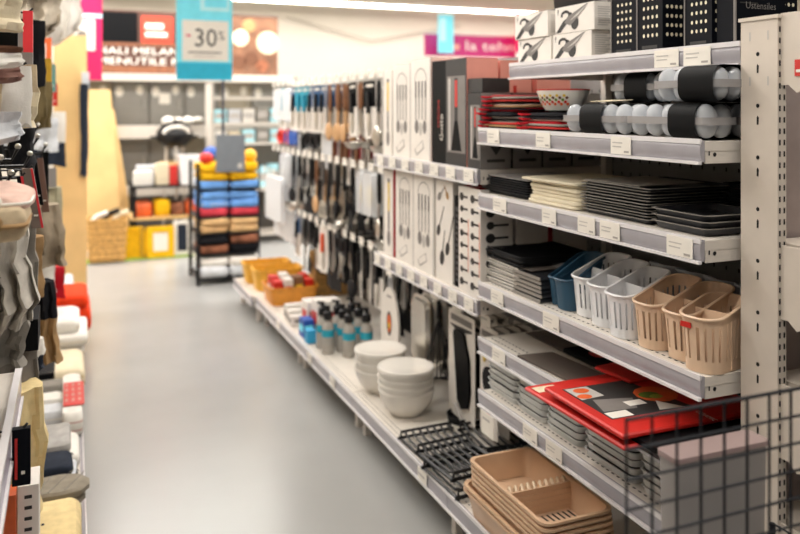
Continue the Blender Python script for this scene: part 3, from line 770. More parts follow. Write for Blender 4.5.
def window_box(w, d, h, side, text=False):
    b = M(); b.box(0, 0, 0, w, d, h, side); f = FX(0, d, 0)
    b.rect(f, 0, 0, d, h, print_dark); 
    if text:
        b.rect(f, 0, 0, d*.42, h, black_card, .0009)
        vf = (f[0]+f[1]*d*.3, f[2], -f[1])
        b.text(vf, h*.22, -.012, .042, 'Gusto', label_white, .0014); b.text((f[0]+f[1]*d*.2, f[2], -f[1]), h*.35, -.01, .022, 'EXCLUSIVE', red, .0014)
        x0, x1 = d*.46, d*.97
    else: x0, x1 = d*.2, d*.95
    xm = (x0+x1)/2; ww = x1-x0
    b.rect(f, x0, h*.12, x1, h*.84, print_grey, .0011); b.rect(f, x0+ww*.08, h*.14, x0+ww*.2, h*.82, print_light, .0013)
    b.rect(f, xm-ww*.08, h*.4, xm+ww*.1, h*.82, print_dark, .0014); b.rect(f, xm-ww*.06, h*.55, xm+ww*.08, h*.8, red, .0016)
    b.decal(f, [(xm-ww*.08, h*.42), (xm+ww*.1, h*.42), (xm+ww*.3, h*.14), (xm-ww*.26, h*.14)], black_card, .0016)
    g = FY(0, 0, 0); b.rect(g, w*.08, h*.04, w*.92, h*.34, grey_card); b.decal(g, [(w*.3, h*.3), (w*.7, h*.3), (w*.5, h*.18)], print_dark, .0011); b.rect(g, w*.2, h*.09, w*.8, h*.13, print_dark, .0011)
    b.rect(FZ(0, d, h), 0, 0, d, w, side)
    return b
o = solo(window_box(.13, .3, .4, pink, True), 'gift_box', 'tall dark carton with white upright lettering, a brush window and pink side', 'box', (1.335, 2.6, ZU), 0, 'gift boxes')
m = carton_m(.135, .28, .395, pink); m.rect(FY(0, 0, 0), .055, .24, .07, .3, red); m.rect(FZ(0, .28, .395), .01, .01, .26, .1, print_dark)
solo(m, 'gift_box', 'pink sided carton standing directly behind the lettered one, upper shelf', 'box', (1.48, 2.61, ZU), 0, 'gift boxes')
m = carton_m(.15, .28, .36, pink); m.rect(FY(0, 0, 0), .02, .2, .035, .28, red)
solo(m, 'gift_box', 'pink sided carton farthest back behind the lettered one, upper shelf', 'box', (1.64, 2.61, ZU), 0, 'gift boxes')
wb_ = solo(window_box(.12, .1, .27, grey_card), 'gift_box', 'small grey carton with a brush window, front of four by the near bracket', 'box', (1.333, 2.487, ZU), 0, 'small brush cartons')
for i, x in enumerate((1.462, 1.588, 1.715)): dup(wb_, (x, 2.487, ZU), 'small grey carton with a dark triangle, %s in the row running back' % NTH[i+1])
m = carton_m(.11, .16, .05, print_dark, grey_card); solo(m, 'small_box', 'low dark carton lying on top of the front small grey carton', 'box', (1.34, 2.49, ZU+.272), 0)
# lower shelf
o = solo(brush_box_slim(.11, .12, .385), 'gift_box', 'slim white carton printed with a yellow-handled brush, lower shelf', 'box', (1.345, 3.345, ZL), 0, 'gift boxes')
m = carton_m(.1, .012, .4, c_dred); solo(m, 'gift_box', 'thin dark red carton edge between white cartons, lower shelf', 'box', (1.345, 3.324, ZL), 0, 'gift boxes')
dup(s1, (1.343, 3.1, ZL), 'white carton printed with a hanging tool set, lower shelf, farther of the pair')
dup(s1, (1.338, 2.885, ZL), 'white carton printed with a hanging tool set, lower shelf, nearer of the pair')
def spoon_print(b, f, x, y, L, r, ang, m1=print_dark):
    c, s_ = math.cos(ang), math.sin(ang); R = lambda a, q: (x+a*c-q*s_, y+a*s_+q*c)
    b.decal(f, [R(0, -.004), R(L, -.003), R(L, .003), R(0, .004)], m1)
    b.decal(f, [R(-r*.6+r*1.5*math.cos(q*.5236), r*math.sin(q*.5236)) for q in range(12)], m1, .001)
b = carton_m(.1, .15, .39, white_card, print_light); f = FX(0, .15, 0)
for x, y, L, r, a, mm in ((.04, .33, .06, .014, .7, print_grey), (.03, .2, .1, .016, 1.1, print_dark), (.06, .1, .1, .02, 1.35, print_dark), (.11, .14, .13, .018, 1.2, print_dark), (.1, .34, .04, .012, 2.2, cloth('tan_print', '#b08b60'))):
    spoon_print(b, f, x, y, L, r, a, mm)
solo(b, 'gift_box', 'white carton printed with slanting spoons, lower shelf, right of the tool sets', 'box', (1.34, 2.725, ZL), 0, 'gift boxes')
m = carton_m(.1, .045, .34, black_card); m.rect(FX(0, .045, 0), .006, .02, .039, .3, tray_dark)
for i in range(12): m.rect(FX(0, .045, 0), .008, .03+.022*i, .037, .04+.022*i, black_matte, .001)
solo(m, 'gift_box', 'narrow black carton with ribbed print between white cartons, lower shelf', 'box', (1.345, 2.675, ZL), 0, 'gift boxes')
def column_box(w, d, h):
    b = carton_m(w, d, h, white_card); f = FX(0, d, 0); g = FY(0, 0, 0)
    for i in range(8):
        y = h*(.9-.115*i); e = (1, .7, .6, .8, .6, .75, .6, .9)[i]
        for fr, ww in ((f, d), (g, w)):
            fr2 = fr
            b.disc(fr2, ww*.3, y, ww*.16*e*.8+.006, print_dark, e=.9); b.rect(fr2, ww*.3, y-.004, ww*.86, y+.004, print_dark, .001)
    b.rect(f, d*.9, h*.2, d*.94, h*.7, orange, .001); b.decal(f, [(d*.1, h*.1), (d*.25, h*.1), (d*.17, h*.05)], print_dark)
    b.rect(FZ(0, d, h), 0, 0, d, w, c_dred)
    return b
cb = solo(column_box(.13, .085, .385), 'gift_box', 'white carton with a column of dark spoons, lower shelf, second from bracket', 'box', (1.333, 2.575, ZL), 0, 'gift boxes')
dup(cb, (1.325, 2.475, ZL), 'white carton with a column of dark spoons, lower shelf, beside the near bracket')
b = carton_m(.3, .08, .37, white_card); b.rect(FY(0, 0, 0), .13, .02, .15, .34, c_dred)
solo(b, 'gift_box', 'white carton behind the spoon-column carton at the near bracket', 'box', (1.47, 2.475, ZL), 0, 'gift boxes')

# deck: bowls
def bowl_m():
    t = thing('salad_bowl', 'x', 'bowl'); m = M()
    m.lathe([(.05, 0), (.068, .0), (.072, .004), (.1, .03), (.122, .065), (.131, .1), (.1345, .104), (.1345, .109), (.128, .109), (.118, .067), (.096, .034), (.06, .01), (.001, .008)], ceramic, 40, cap=(1, 0))
    m.build('body', t); return t
b0 = bowl_m(); b0.scale = (.91, .91, 1)
pile(b0, 4, 1.335, 3.17, ZD+.0005, .0285, 'white bowl, %s of the nearer stack on the deck', 'nearer stack of white bowls', .002)
l = M(); l.lathe([(.001, .002), (.126, .002), (.134, .0), (.134, .006), (.122, .008), (.11, .004), (.001, .004)], ceramic, 40, cap=(0, 0))
lid = solo(l, 'bowl_lid', 'flat white lid closing the nearer stack of white bowls', 'lid', (1.335, 3.17, ZD+.1965), 0); lid.scale = (.91, .91, 1)
for i in range(3):
    o = dup(b0, (1.335, 3.475, ZD+.0005+.038*i), 'white bowl, %s of the farther stack on the deck' % ('lowest', 'middle one', 'topmost')[i]); o['group'] = 'farther stack of white bowls'
dup(lid, (1.335, 3.475, ZD+.187), 'flat white lid closing the farther stack of white bowls')
m = M(); m.lathe([(.06, 0), (.07, .003), (.075, .03), (.071, .03), (.066, .006), (.001, .005)], black_matte, 28, cap=(1, 0))
solo(m, 'black_dish', 'small black dish on the deck behind the nearer bowls', 'dish', (1.53, 3.0, ZD))

# hanging cards of the lower part
def peg(x, y, z, L, label, group, wide=.05, mt=steel_satin):
    """wire peg reaching from the back board to the aisle with a price ticket on its tip"""
    t = thing('peg_hook', label, 'hook', (XB, y, z), 0, group)
    m = M(); m.tube([(0, 0, 0), (-L, 0, 0), (-L-.012, 0, .012)], .0026, mt, 6); m.tube([(0, 0, .03), (-L-.01, 0, .03)], .0018, mt, 5); m.box(-.004, -.02, -.015, .0, .02, .045, mt); m.build('wire', t)
    m = M(); m.box(-L-.0125, -wide/2, .008, -L-.011, wide/2, .05, label_white); m.rect(FX(-L-.0125, wide/2, .008), .006, .024, wide*.7, .03, print_light); m.build('price_label', t)
    return t
for y, z, l_ in ((2.97, .645, 'peg hook carrying the black knife cards under the gift boxes'), (3.19, .645, 'peg hook carrying the black whisks behind the bowls'), (2.72, .645, 'peg hook carrying the round-hole cards by the near bay'), (3.395, .66, 'peg hook carrying the steel trays behind the bowls')):
    peg(XB, y, z, .36, l_, 'pegs under the gift boxes', .08)
def tool_card(kind):
    t = thing('carded_tool', 'x', 'carded tool'); b = M(); w, h = (.24, .44) if kind == 0 else (.14, .42)
    b.loft([[(.0, y, z-h/2) for y, z in rr(0, 0, w, h, .012)], [(.003, y, z-h/2) for y, z in rr(0, 0, w, h, .012)]], white_card)
    f = FX(0, w/2, -h); b.rect(f, w*.1, h*.9, w*.9, h*.96, print_grey); b.decal(f, [(w*.05, h*.86), (w*.4, h*.8), (w*.9, h*.86), (w*.9, h*.88)], print_dark); b.build('card', t)
    if kind == 0:
        b = M(); pr = [(-.03, -.09), (-.025, -.075), (0, -.07), (.022, -.08), (.025, -.1), (.045, -.17), (.05, -.3), (.04, -.37), (.01, -.39), (-.01, -.36), (-.022, -.2)]
        b.loft([[(-.012, -y*1.8, z) for y, z in pr], [(-.001, -y*1.8, z) for y, z in pr]], black_card); b.build('knife', t)
        b = M(); b.tube([(-.013, .03, -.38), (-.013, -.03, -.43)], .008, print_light, 6); b.build('strip', t)
    else:
        b = M(); b.tube([(-.006, .03, -.1), (-.012, .01, -.06), (-.012, -.03, -.07), (-.012, -.05, -.13)], .008, black_pl, 6); b.build('handle', t)
        b = M(); b.loft([[(-.01, .035*math.cos(q), -.2+.05*math.sin(q)) for q in [i*.3927 for i in range(16)]], [(0, .035*math.cos(q), -.2+.05*math.sin(q)) for q in [i*.3927 for i in range(16)]]], black_matte); b.build('blade', t)
        b = M(); b.loft([[(-.006, .03+.012*math.cos(q), -.11+.03*math.sin(q)) for q in [i*.785 for i in range(8)]], [(0, .03+.012*math.cos(q), -.11+.03*math.sin(q)) for q in [i*.785 for i in range(8)]]], yellow); b.build('grip', t)
        b = M(); b.disc(FX(-.0005, 0, -.32), 0, 0, .018, orange); b.build('picture', t)
    return t
k0_ = tool_card(0)
for i in range(4):
    o = k0_ if i == 0 else dup(k0_, (0, 0, 0)); o.location = (1.5+.05*i, 2.97, .64); o['label'] = 'white card with a black broad knife, %s from the aisle on its peg' % NTH[i]; o['group'] = 'knife cards'
k1_ = tool_card(1)
for i in range(4):
    o = k1_ if i == 0 else dup(k1_, (0, 0, 0)); o.location = (1.5+.05*i, 2.735, .64); o['label'] = 'white card with a round black blade, %s from the aisle on its peg' % NTH[i]; o['group'] = 'round blade cards'
def whisk_m(mt, hl=.12, L=.3, r=.035):
    t = thing('whisk', 'x', 'whisk'); b = M(); b.tube([(0, 0, -.0), (0, 0, -hl)], [.008, .011], mt, 8); b.build('handle', t)
    b = M()
    for k in range(5):
        a = math.pi*k/5; pts = []
        for q in range(13):
            s_ = q/12*2-1; rr_ = r*math.cos(s_*math.pi/2)**.6 if abs(s_) < 1 else 0
            zz = -hl-(L-hl)*(1-abs(s_))**.75
            pts.append((math.copysign(rr_, s_)*math.cos(a), math.copysign(rr_, s_)*math.sin(a), zz))
        b.tube(pts, .0034, mt, 5)
    b.build('wires', t); return t
w0 = whisk_m(black_pl, .08, .36, .06)
for i in range(4):
    o = w0 if i == 0 else dup(w0, (0, 0, 0)); o.location = (1.5+.08*i, 3.19, .645); o['label'] = 'black balloon whisk behind the bowls, %s from the aisle on its peg' % NTH[i]; o['group'] = 'black whisks'
st = tray_m(.32, .2, .02, .012, steel, steel, .04)
o = solo(st, 'steel_tray', 'x', 'steel tray')
for i in range(4):
    q = o if i == 0 else dup(o, (0, 0, 0)); q.rotation_euler = (0, math.radians(90), 0); q.location = (1.49+.045*i, 3.395, .46); q['label'] = 'upright steel tray behind the bowls, %s from the aisle' % NTH[i]; q['group'] = 'upright steel trays'
ov = thing('oval_pack', 'oval white pack with a round food picture standing behind the farther bowls', 'packaged tray', (1.48, 3.73, .42))
b = M(); b.loft([[(0, .12*math.cos(q), .2*math.sin(q)-.03) for q in [i*math.pi/16 for i in range(32)]], [(.01, .12*math.cos(q), .2*math.sin(q)-.03) for q in [i*math.pi/16 for i in range(32)]]], white_card)
f = FX(0, .12, -.23); b.disc(f, .12, .22, .034, print_dark, n=20, e=1.8); b.disc(f, .12, .22, .025, orange, .001, e=1.8); b.disc(f, .12, .21, .015, yellow, .0013)
b.rect(f, .09, .35, .15, .36, print_grey); b.rect(f, .08, .08, .16, .085, print_grey); b.build('card', ov)
b = M(); b.tube([(.005, -.02, .16), (.005, -.015, .22), (.005, .015, .22), (.005, .02, .16)], .004, white_pl, 6); b.build('hanger', ov)
peg(XB, 3.73, .64, .36, 'peg hook carrying the oval white pack', 'pegs under the gift boxes', .07)

# ------------------------------------------------------------------ hanging tools, bays three to five
def handle(b, mt, L, r=.0085): b.tube([(0, 0, 0), (0, 0, -L*.15), (0, 0, -L*.8), (0, 0, -L)], [r*.7, r, r*1.05, r*.6], mt, 8)
def ladle_m(hm, sm, L=.3, r=.042):
    t = thing('ladle', 'x', 'ladle'); b = M(); handle(b, hm, .13); b.build('handle', t)
    b = M(); b.tube([(0, 0, -.12), (-.002, 0, -L+.05), (-.012, 0, -L+.02)], .004, sm, 6)
    c = (-.03, 0, -L+.01); n = 14
    b.loft([[(c[0]+r*math.cos(e)*math.cos(q*2*math.pi/n)-.0, c[1]+r*math.cos(e)*math.sin(q*2*math.pi/n), c[2]-r*math.sin(e)) for q in range(n)] for e in (0, .3, .7, 1.1, 1.5)], sm, (0, 1)); b.build('cup', t); return t
def spatula_m(hm, sm, L=.32, slots=True):
    t = thing('spatula', 'x', 'spatula'); b = M(); handle(b, hm, .14); b.build('handle', t)
    b = M(); b.tube([(0, 0, -.13), (-.004, 0, -L+.1)], .0042, sm, 6); pr = [(-.02, -L+.1), (.02, -L+.1), (.042, -L+.06), (.045, -L), (-.045, -L), (-.042, -L+.06)]
    b.loft([[(-.006, y, z) for y, z in pr], [(-.003, y, z) for y, z in pr]], sm)
    if slots:
        for k in (-.022, 0, .022): b.rect(FX(-.006, -k, -L+.02), -.004, 0, .004, .05, hole_dark)
    b.build('blade', t); return t
def spoon_m(hm, sm, L=.3):
    t = thing('serving_spoon', 'x', 'spoon'); b = M(); handle(b, hm, .14); b.build('handle', t)
    b = M(); b.tube([(0, 0, -.13), (-.003, 0, -L+.08)], .004, sm, 6); b.ball((-.006, 0, -L+.045), .045, sm, 12, 7, (.18, .7, 1.1)); b.build('head', t); return t
def tongs_m(sm, gm):
    t = thing('tongs', 'x', 'tongs'); 
    for s in (-1, 1):
        b = M(); b.tube([(0, 0, 0), (0, s*.014, -.05), (0, s*.03, -.2)], .006, sm, 6); b.ball((0, s*.032, -.225), .028, gm, 10, 6, (.35, .6, 1.2)); b.build('arm', t)
    return t
def carded_m(hd, tm, tool2=steel, w=.075, h=.27):
    t = thing('carded_knife', 'x', 'carded tool'); b = M(); b.box(0, -w/2, -h, .003, w/2, 0, white_card); b.rect(FX(0, w/2, -h), 0, h*.55, w, h, hd); b.rect(FX(0, w/2, -h), w*.2, h*.9, w*.8, h*.95, label_white, .0011); b.build('card', t)
    b = M(); b.tube([(-.008, 0, -.05), (-.009, 0, -.15)], [.008, .009], tm, 7); b.build('handle', t)
    b = M(); pr = [(-.008, -.15), (.008, -.15), (.011, -.22), (0, -.255), (-.008, -.23)]; b.loft([[(-.009, y, z) for y, z in pr], [(-.006, y, z) for y, z in pr]], tool2); b.build('blade', t); return t
def bag_m(mt, w=.1, h=.22):
    t = thing('bagged_gadget', 'x', 'packaged gadget'); b = M(); b.loft([[(.012, y, z-h/2) for y, z in rr(0, 0, w, h, .015)], [(-.012, y*.9, z*.9-h/2) for y, z in rr(0, 0, w, h, .015)]], clear_pl); b.build('bag', t)
    b = M(); b.ball((0, 0, -h*.55), .03, mt, 10, 7, (.3, 1, 1.8)); b.build('gadget', t); return t
def jaw_m(m1, m2):
    t = thing('scissors', 'x', 'scissors')
    for s, mm in ((-1, m1), (1, m2)):
        b = M(); b.tube([(0, s*(.03+.022*math.cos(q)), -.06+.045*math.sin(q)) for q in [i*.628 for i in range(10)]], .011, mm, 6, True); b.build('handle', t)
        b = M(); b.tube([(s*.003, s*.02, -.1), (s*.003, -s*.02, -.25)], [.007, .002], steel, 5); b.build('blade', t)
    return t
grey_h = mat('grey_handle', '#55524f', .5); wood_h = mat('brown_handle', '#7a5236', .5, noise=.2); teal_h = mat('teal_handle', '#168aa8', .45)
orange_h = mat('orange_handle', '#e2541f', .45); red_h = mat('red_handle', '#cf2a1d', .4); blue_h = mat('blue_handle', '#1f55b0', .4)
blue_hd = mat('blue_header', '#1c4f7c', .5); teal_hd = mat('teal_header', '#1f95ad', .5); wine_hd = mat('wine_header', '#7b1c22', .5)
T_ = {}
def proto(k):
    if k not in T_:
        T_[k] = {'ladle': lambda: ladle_m(black_pl, steel), 'wladle': lambda: ladle_m(wood_h, steel, .3, .036), 'spat': lambda: spatula_m(black_pl, black_matte), 'sspat': lambda: spatula_m(grey_h, steel),
                 'spoon': lambda: spoon_m(black_pl, steel), 'nspoon': lambda: spoon_m(black_pl, black_matte), 'wspoon': lambda: spoon_m(wood_h, mat('beech', '#c2986a', .6)), 'tongs': lambda: tongs_m(steel, steel), 'whisk': lambda: whisk_m(steel, .11, .28),
                 'bcard': lambda: carded_m(blue_hd, black_pl), 'tcard': lambda: carded_m(teal_hd, teal_h), 'kcard': lambda: carded_m(black_card, black_pl), 'wcard': lambda: carded_m(wine_hd, wood_h), 'ocard': lambda: carded_m(white_card, orange_h),
                 'bag': lambda: bag_m(steel), 'wbag': lambda: bag_m(white_pl), 'ybag': lambda: bag_m(yellow), 'rsc': lambda: jaw_m(blue_h, red_h), 'gsc': lambda: jaw_m(black_pl, black_pl), 'ptongs': lambda: tongs_m(black_pl, orange_h)}[k]()
        T_[k]['new'] = 1
    return T_[k]
DESC = {'ladle': 'black-handled steel ladle', 'wladle': 'brown-handled steel ladle', 'spat': 'all-black slotted spatula', 'sspat': 'grey-handled steel spatula', 'spoon': 'black-handled steel spoon', 'nspoon': 'all-black spoon', 'wspoon': 'wooden spoon',
        'tongs': 'steel tongs', 'whisk': 'steel whisk', 'bcard': 'knife on a dark blue card', 'tcard': 'knife on a teal card', 'kcard': 'knife on a black card', 'wcard': 'knife on a wine-red card', 'ocard': 'orange-handled knife on a white card',
        'bag': 'bagged steel gadget', 'wbag': 'bagged white gadget', 'ybag': 'bagged yellow gadget', 'rsc': 'red and blue handled scissors', 'gsc': 'black scissors', 'ptongs': 'black tongs with orange tips'}
ROWS = [('top', 1.635, .4, ['ladle', 'spoon', 'wladle', 'kcard', 'sspat', 'wspoon', 'tongs', 'bcard', 'bcard', 'tcard', 'bcard', 'tcard', 'wbag', 'tcard']),
        ('second', 1.335, .34, ['spat', 'gsc', 'tongs', 'wcard', 'wcard', 'wcard', 'wbag', 'whisk', 'gsc', 'kcard', 'wbag', 'rsc', 'rsc', 'wbag']),
        ('third', 1.155, .4, ['wladle', 'spoon', 'ybag', 'spat', 'ladle', 'nspoon', 'sspat', 'wspoon', 'spat', 'ladle', 'nspoon', 'wbag', 'nspoon', 'wbag']),
        ('bottom', .74, .38, ['spat', 'kcard', 'kcard', 'nspoon', 'gsc', 'spat', 'ocard', 'kcard', 'spat', 'bcard', 'wbag', 'wbag', 'bag', 'bag'])]
for rn, z, L, kinds in ROWS:
    for i in range(18):
        k = kinds[i*len(kinds)//19] if rn != 'top' or i % 3 else kinds[(i*len(kinds)//19+1) % len(kinds)]
        y = 3.6+.142*i+(0 if rn in ('top', 'third') else .06)
        if any(abs(y-q) < .045 for q in YS): y += .05
        peg(XB, y, z, L, 'peg hook with a white ticket, %s along the %s peg row' % (NTH[i], rn), 'pegs of the %s row' % rn, .075 if rn != 'second' else .06)
        n = 4 if rn != 'second' else 2
        for q in range(n):
            p0 = proto(k); o = p0
            if p0.get('new'): del p0['new']
            else: o = dup(p0, (0, 0, 0))
            o.location = (XB-L+.035+q*(.08 if 'ladle' in k or k == 'whisk' else .06), y+RNG.uniform(-.006, .006), z-.003); o.rotation_euler = (RNG.uniform(-.06, .06), 0, RNG.uniform(-.3, .3)); o.scale = (1.4, 1.6, 1.14) if k != 'rsc' else (2, 2.4, 1.15)
            o['label'] = '%s, %s on the %s peg of the %s row' % (DESC[k], NTH[q], NTH[i], rn); o['group'] = 'tools on the %s peg row' % rn

# decks of bays three to five
def jar(band):
    t = thing('jar', 'x', 'bottle'); b = M(); b.lathe([(.03, 0), (.034, .004), (.034, .13), (.026, .155), (.018, .165), (.018, .18)], mat('jar_grey', '#a9a49c', .25, noise=.1), 18); b.build('body', t)
    b = M(); b.lathe([(.0347, .09), (.0347, .128)], band, 18, cap=(0, 0)); b.build('label', t)
    b = M(); b.lathe([(.02, .178), (.024, .18), (.024, .215), (.012, .225), (.012, .25)], black_pl, 16); b.tube([(0, 0, .245), (-.03, 0, .25)], .007, black_pl, 6); b.build('cap', t); return t
j0 = jar(mat('teal_band', '#1f9fb8', .4))
for i, (x, y, l_) in enumerate(((1.275, 4.1, 'front row, nearest'), (1.275, 4.2, 'front row, farthest'), (1.36, 4.0, 'second row, nearest'), (1.36, 4.1, 'second row, middle'), (1.36, 4.2, 'second row, farthest'), (1.45, 3.98, 'third row, nearest'), (1.45, 4.1, 'third row, middle'), (1.45, 4.22, 'third row, farthest'))):
    o = j0 if i == 0 else dup(j0, (0, 0, 0)); o.location = (x, y, ZD); o['label'] = 'grey jar with a teal band and black top on the deck, %s' % l_; o['group'] = 'teal banded jars'
def plain(name, lab, cat, x, y, z, w, d, h, m, m2=None, grp=None):
    c = carton_m(w, d, h, m)
    if m2: c.rect(FX(0, d, 0), d*.1, h*.3, d*.9, h*.7, m2); c.rect(FY(0, 0, 0), w*.1, h*.3, w*.9, h*.7, m2); c.rect(FZ(0, d, h), d*.1, w*.1, d*.9, w*.9, m)
    return solo(c, name, lab, cat, (x, y, z), 0, grp)
plain('carton', 'white carton with a red band on the deck behind the jars', 'box', 1.3, 4.38, ZD, .14, .12, .2, white_card, red)
plain('carton', 'white carton with a red band, farther of the two on the deck', 'box', 1.28, 4.52, ZD, .13, .12, .17, white_card, red)
plain('carton', 'blue carton standing in front of the red-banded cartons', 'box', 1.225, 4.4, ZD, .06, .1, .1, mat('blue_card', '#2351a8', .5), cyan)
plain('carton', 'small cyan carton on the deck edge beside the jars', 'box', 1.215, 4.29, ZD, .05, .06, .07, mat('cyan_card', '#2d9ccc', .5))
for i in range(3):
    plain('flat_pack', 'flat white pack lying on the deck before the yellow basket, %s of three' % NTH[i], 'packaged gadget', 1.22, 4.66+.06*i, ZD+.001, .2, .05, .06+.02*i, white_card, print_grey)
def tub(w, d, h, mt):
    b = M(); L = lambda k, z: [(x, y, z) for x, y in rr(0, 0, w*k, d*k, .04)]
    b.loft([L(.85, 0), L(.97, h*.92)], mt, (1, 0)); b.loft([L(.97, h*.92), L(1, h*.92), L(1, h), L(.94, h)], mt, (0, 0)); b.loft([L(.94, h), L(.82, .006)], mt, (0, 1)); return b
yb_m = mat('golden_basket', '#e3ad3c', .5, noise=.15)
solo(tub(.34, .3, .12, mat('amber_basket', '#d98f2c', .5, noise=.15)), 'storage_tub', 'amber tub of small red packs on the far deck, nearer than the yellow ones', 'basket', (1.38, 5.3, ZD))
solo(tub(.36, .22, .15, yb_m), 'storage_tub', 'golden yellow tub on the far deck behind the amber one', 'basket', (1.39, 5.72, ZD))
solo(tub(.36, .2, .15, yb_m), 'storage_tub', 'golden yellow tub at the very end of the run', 'basket', (1.37, 5.97, ZD))
for i in range(8):
    plain('small_pack', 'small %s pack lying in the amber tub, %s of eight' % (['red', 'white', 'brown', 'red'][i % 4], NTH[i]), 'packaged gadget', 1.25+.07*(i % 4), 5.2+.11*(i//4), ZD+.012, .055, .1, .14+.012*(i % 3), [red, white_card, wood_h, red_h][i % 4], [white_card, red, yellow, print_light][i % 4], 'packs in the amber tub')
for i in range(4):
    plain('wicker_box', 'brown woven box stacked behind the amber tub, %s of four' % NTH[i], 'box', 1.57+.12*(i % 2), 5.33, ZD+.15*(i//2)+.001, .11, .17, .145, wicker, None)
for i in range(6):
    o = dup(T_['wbag'], (1.42+.1*(i % 2), 5.78+.14*(i//2), .98-.0*i), 'bagged white gadget hanging at the far end of the run, %s of six' % NTH[i], .3); o.scale = (1, 1.2, 1.6); o['group'] = 'bagged gadgets at the far end'
    peg(XB, 5.78+.14*(i//2), .99, .46, 'peg hook holding bagged gadgets at the far end, %s' % NTH[i], 'far end pegs') if i % 2 == 0 else None

# ------------------------------------------------------------------ left-hand gondola with kitchen textiles
lu = thing('gondola_shelving', 'left shelving hung with kitchen textiles, folded towels on its deck', 'shelving unit', (-.5, 1.0, 0))
T = Matrix.Translation((.5, -1.0, 0))
b = M(); b.T = T; b.box(-.66, .6, .1, -.63, 6.3, 2.3, mat('pale_back_panel', '#c4bdb3', .6, noise=.03)); b.build('back_panel', lu)
b = M(); b.T = T; b.box(-.63, .6, .12, .035, 6.3, .15, white_metal); dk = b.build('deck', lu)
b = M(); b.T = T; b.box(.035, .6, .098, .047, 6.3, .153, rail_mid); b.box(.046, .6, .147, .05, 6.3, .158, rail_edge); b.box(.046, .6, .092, .052, 6.3, .1, rail_edge); b.build('price_rail', dk)
for y in (1.0, 2.0, 3.0, 4.0, 5.0, 6.2):
    b = M(); b.T = T; b.box(-.03, y, 0, .0, y+.03, .12, white_metal); b.box(-.6, y, .04, -.03, y+.03, .1, white_metal); b.build('leg', dk)
for zs_, xe, ye in ((.80, -.13, 2.33), (.36, -.06, 2.2)):
    b = M(); b.T = T; b.box(-.63, .6, zs_-.02, xe, ye, zs_, white_metal); sh = b.build('shelf', lu)
    b = M(); b.T = T; b.box(xe, .6, zs_-.06, xe+.012, ye, zs_+.015, mat('lilac_rail', '#b3aebd', .25)); b.box(xe, .6, zs_+.013, xe+.016, ye, zs_+.026, rail_edge); b.box(xe, .6, zs_-.072, xe+.018, ye, zs_-.06, rail_edge); b.build('price_rail', sh)
def hang(bx, Y, name, label, cat, m1, t=.1, nf=2, amp=.01, m2=None, split=.5, flare=1., seed=0, hem=.012, grp=None, topcard=None, hook=True):
    x0, x1, zb, zt = bx
    o = thing(name, label, cat, ((x0+x1)/2, Y+t/2, zt), 0, grp)
    drape_m(x1-x0, zt-zb, m1, t, nf*3 if x1-x0 > .25 else nf, amp*1.5, seed, flare, m2, split, hem).build('cloth', o)
    if topcard:
        h = (zt-zb)*topcard[1]; b = M(); b.box(-(x1-x0)*.52, -t*.62, -h, (x1-x0)*.52, t*.62, .006, topcard[0]); b.rect(FY(-(x1-x0)*.5, -t*.62, -h), (x1-x0)*.3, h*.3, (x1-x0)*.6, h*.5, topcard[2] if len(topcard) > 2 else label_white); b.build('header_card', o)
    if not hook: return o
    b = M(); xc = (x0+x1)/2; b.tube([(-.63-xc, 0, -.004), (0, 0, -.004), (.02, 0, .008)], .003, black_pl, 5); b.build('hook', o)
    return o
def peg_wire(o, x0, w, t, h):
    b = M(); b.tube([(-.63-x0, t*.5, h-.004), (w*.5, t*.5, h-.004), (w*.5+.012, t*.5, h+.008)], .003, black_pl, 5); b.build('hook', o)
def cardbox(bx, Y, name, label, cat, m1, t=.02, m2=None, grp=None):
    x0, x1, zb, zt = bx
    c = carton_m(x1-x0, t, zt-zb, m1)
    if m2:
        w, h = x1-x0, zt-zb
        c.rect(FY(0, 0, 0), w*.15, h*.12, w*.3, h*.85, m2); c.rect(FY(0, 0, 0), w*.5, h*.2, w*.7, h*.26, label_white)
    o = solo(c, name, label, cat, (x0, Y, zb), 0, grp)
    if cat == 'tag' or 4 < Y < 6: peg_wire(o, x0, x1-x0, t, zt-zb)
    return o
TX = 'kitchen textiles on the left shelving'
hang((-0.439, -0.100, 1.676, 1.741), 1.9, 'wrapped_cloth', 'cream cloth in clear wrap at the top left edge of the shelving', 'textile', c_cream, .1, grp=TX, seed=1)
cardbox((-0.289, -0.112, 1.639, 1.688), 2.05, 'tag_card', 'black card tag left of the red tag at the upper left', 'tag', black_card, .02, print_dark)
cardbox((-0.144, -0.098, 1.614, 1.733), 2.5, 'tag_card', 'grey card tag right behind the upper red tag', 'tag', grey_card, .03)
cardbox((-0.116, -0.092, 1.644, 1.754), 2.35, 'tag_card', 'bright red card tag high on the left shelving', 'tag', mat('tag_red', '#e0303a', .5), .02)
hang((-0.428, -0.089, 1.587, 1.619), 1.75, 'oven_mitt', 'brown-lined white oven mitt bundle below the black tag', 'oven mitt', c_brown, .08, 2, .008, c_white, .4, grp=TX, seed=3)
hang((-0.435, -0.097, 1.559, 1.596), 1.85, 'oven_mitt', 'rosy brown oven mitt under the white one at the left edge', 'oven mitt', cloth('mauve_cloth', '#8d6a60'), .08, grp=TX, seed=4)
hang((-0.457, -0.075, 1.436, 1.603), 2.15, 'wrapped_cloth', 'beige cloth hanging in clear wrap at mid upper left', 'textile', c_beige, .12, 2, .012, c_cream, .5, grp=TX, seed=5)
hang((-0.143, -0.081, 1.450, 1.591), 2.0, 'strap', 'white strap loop hanging over the wrapped beige cloth', 'strap', c_white, .03, 1, .004, grp=TX, seed=6)
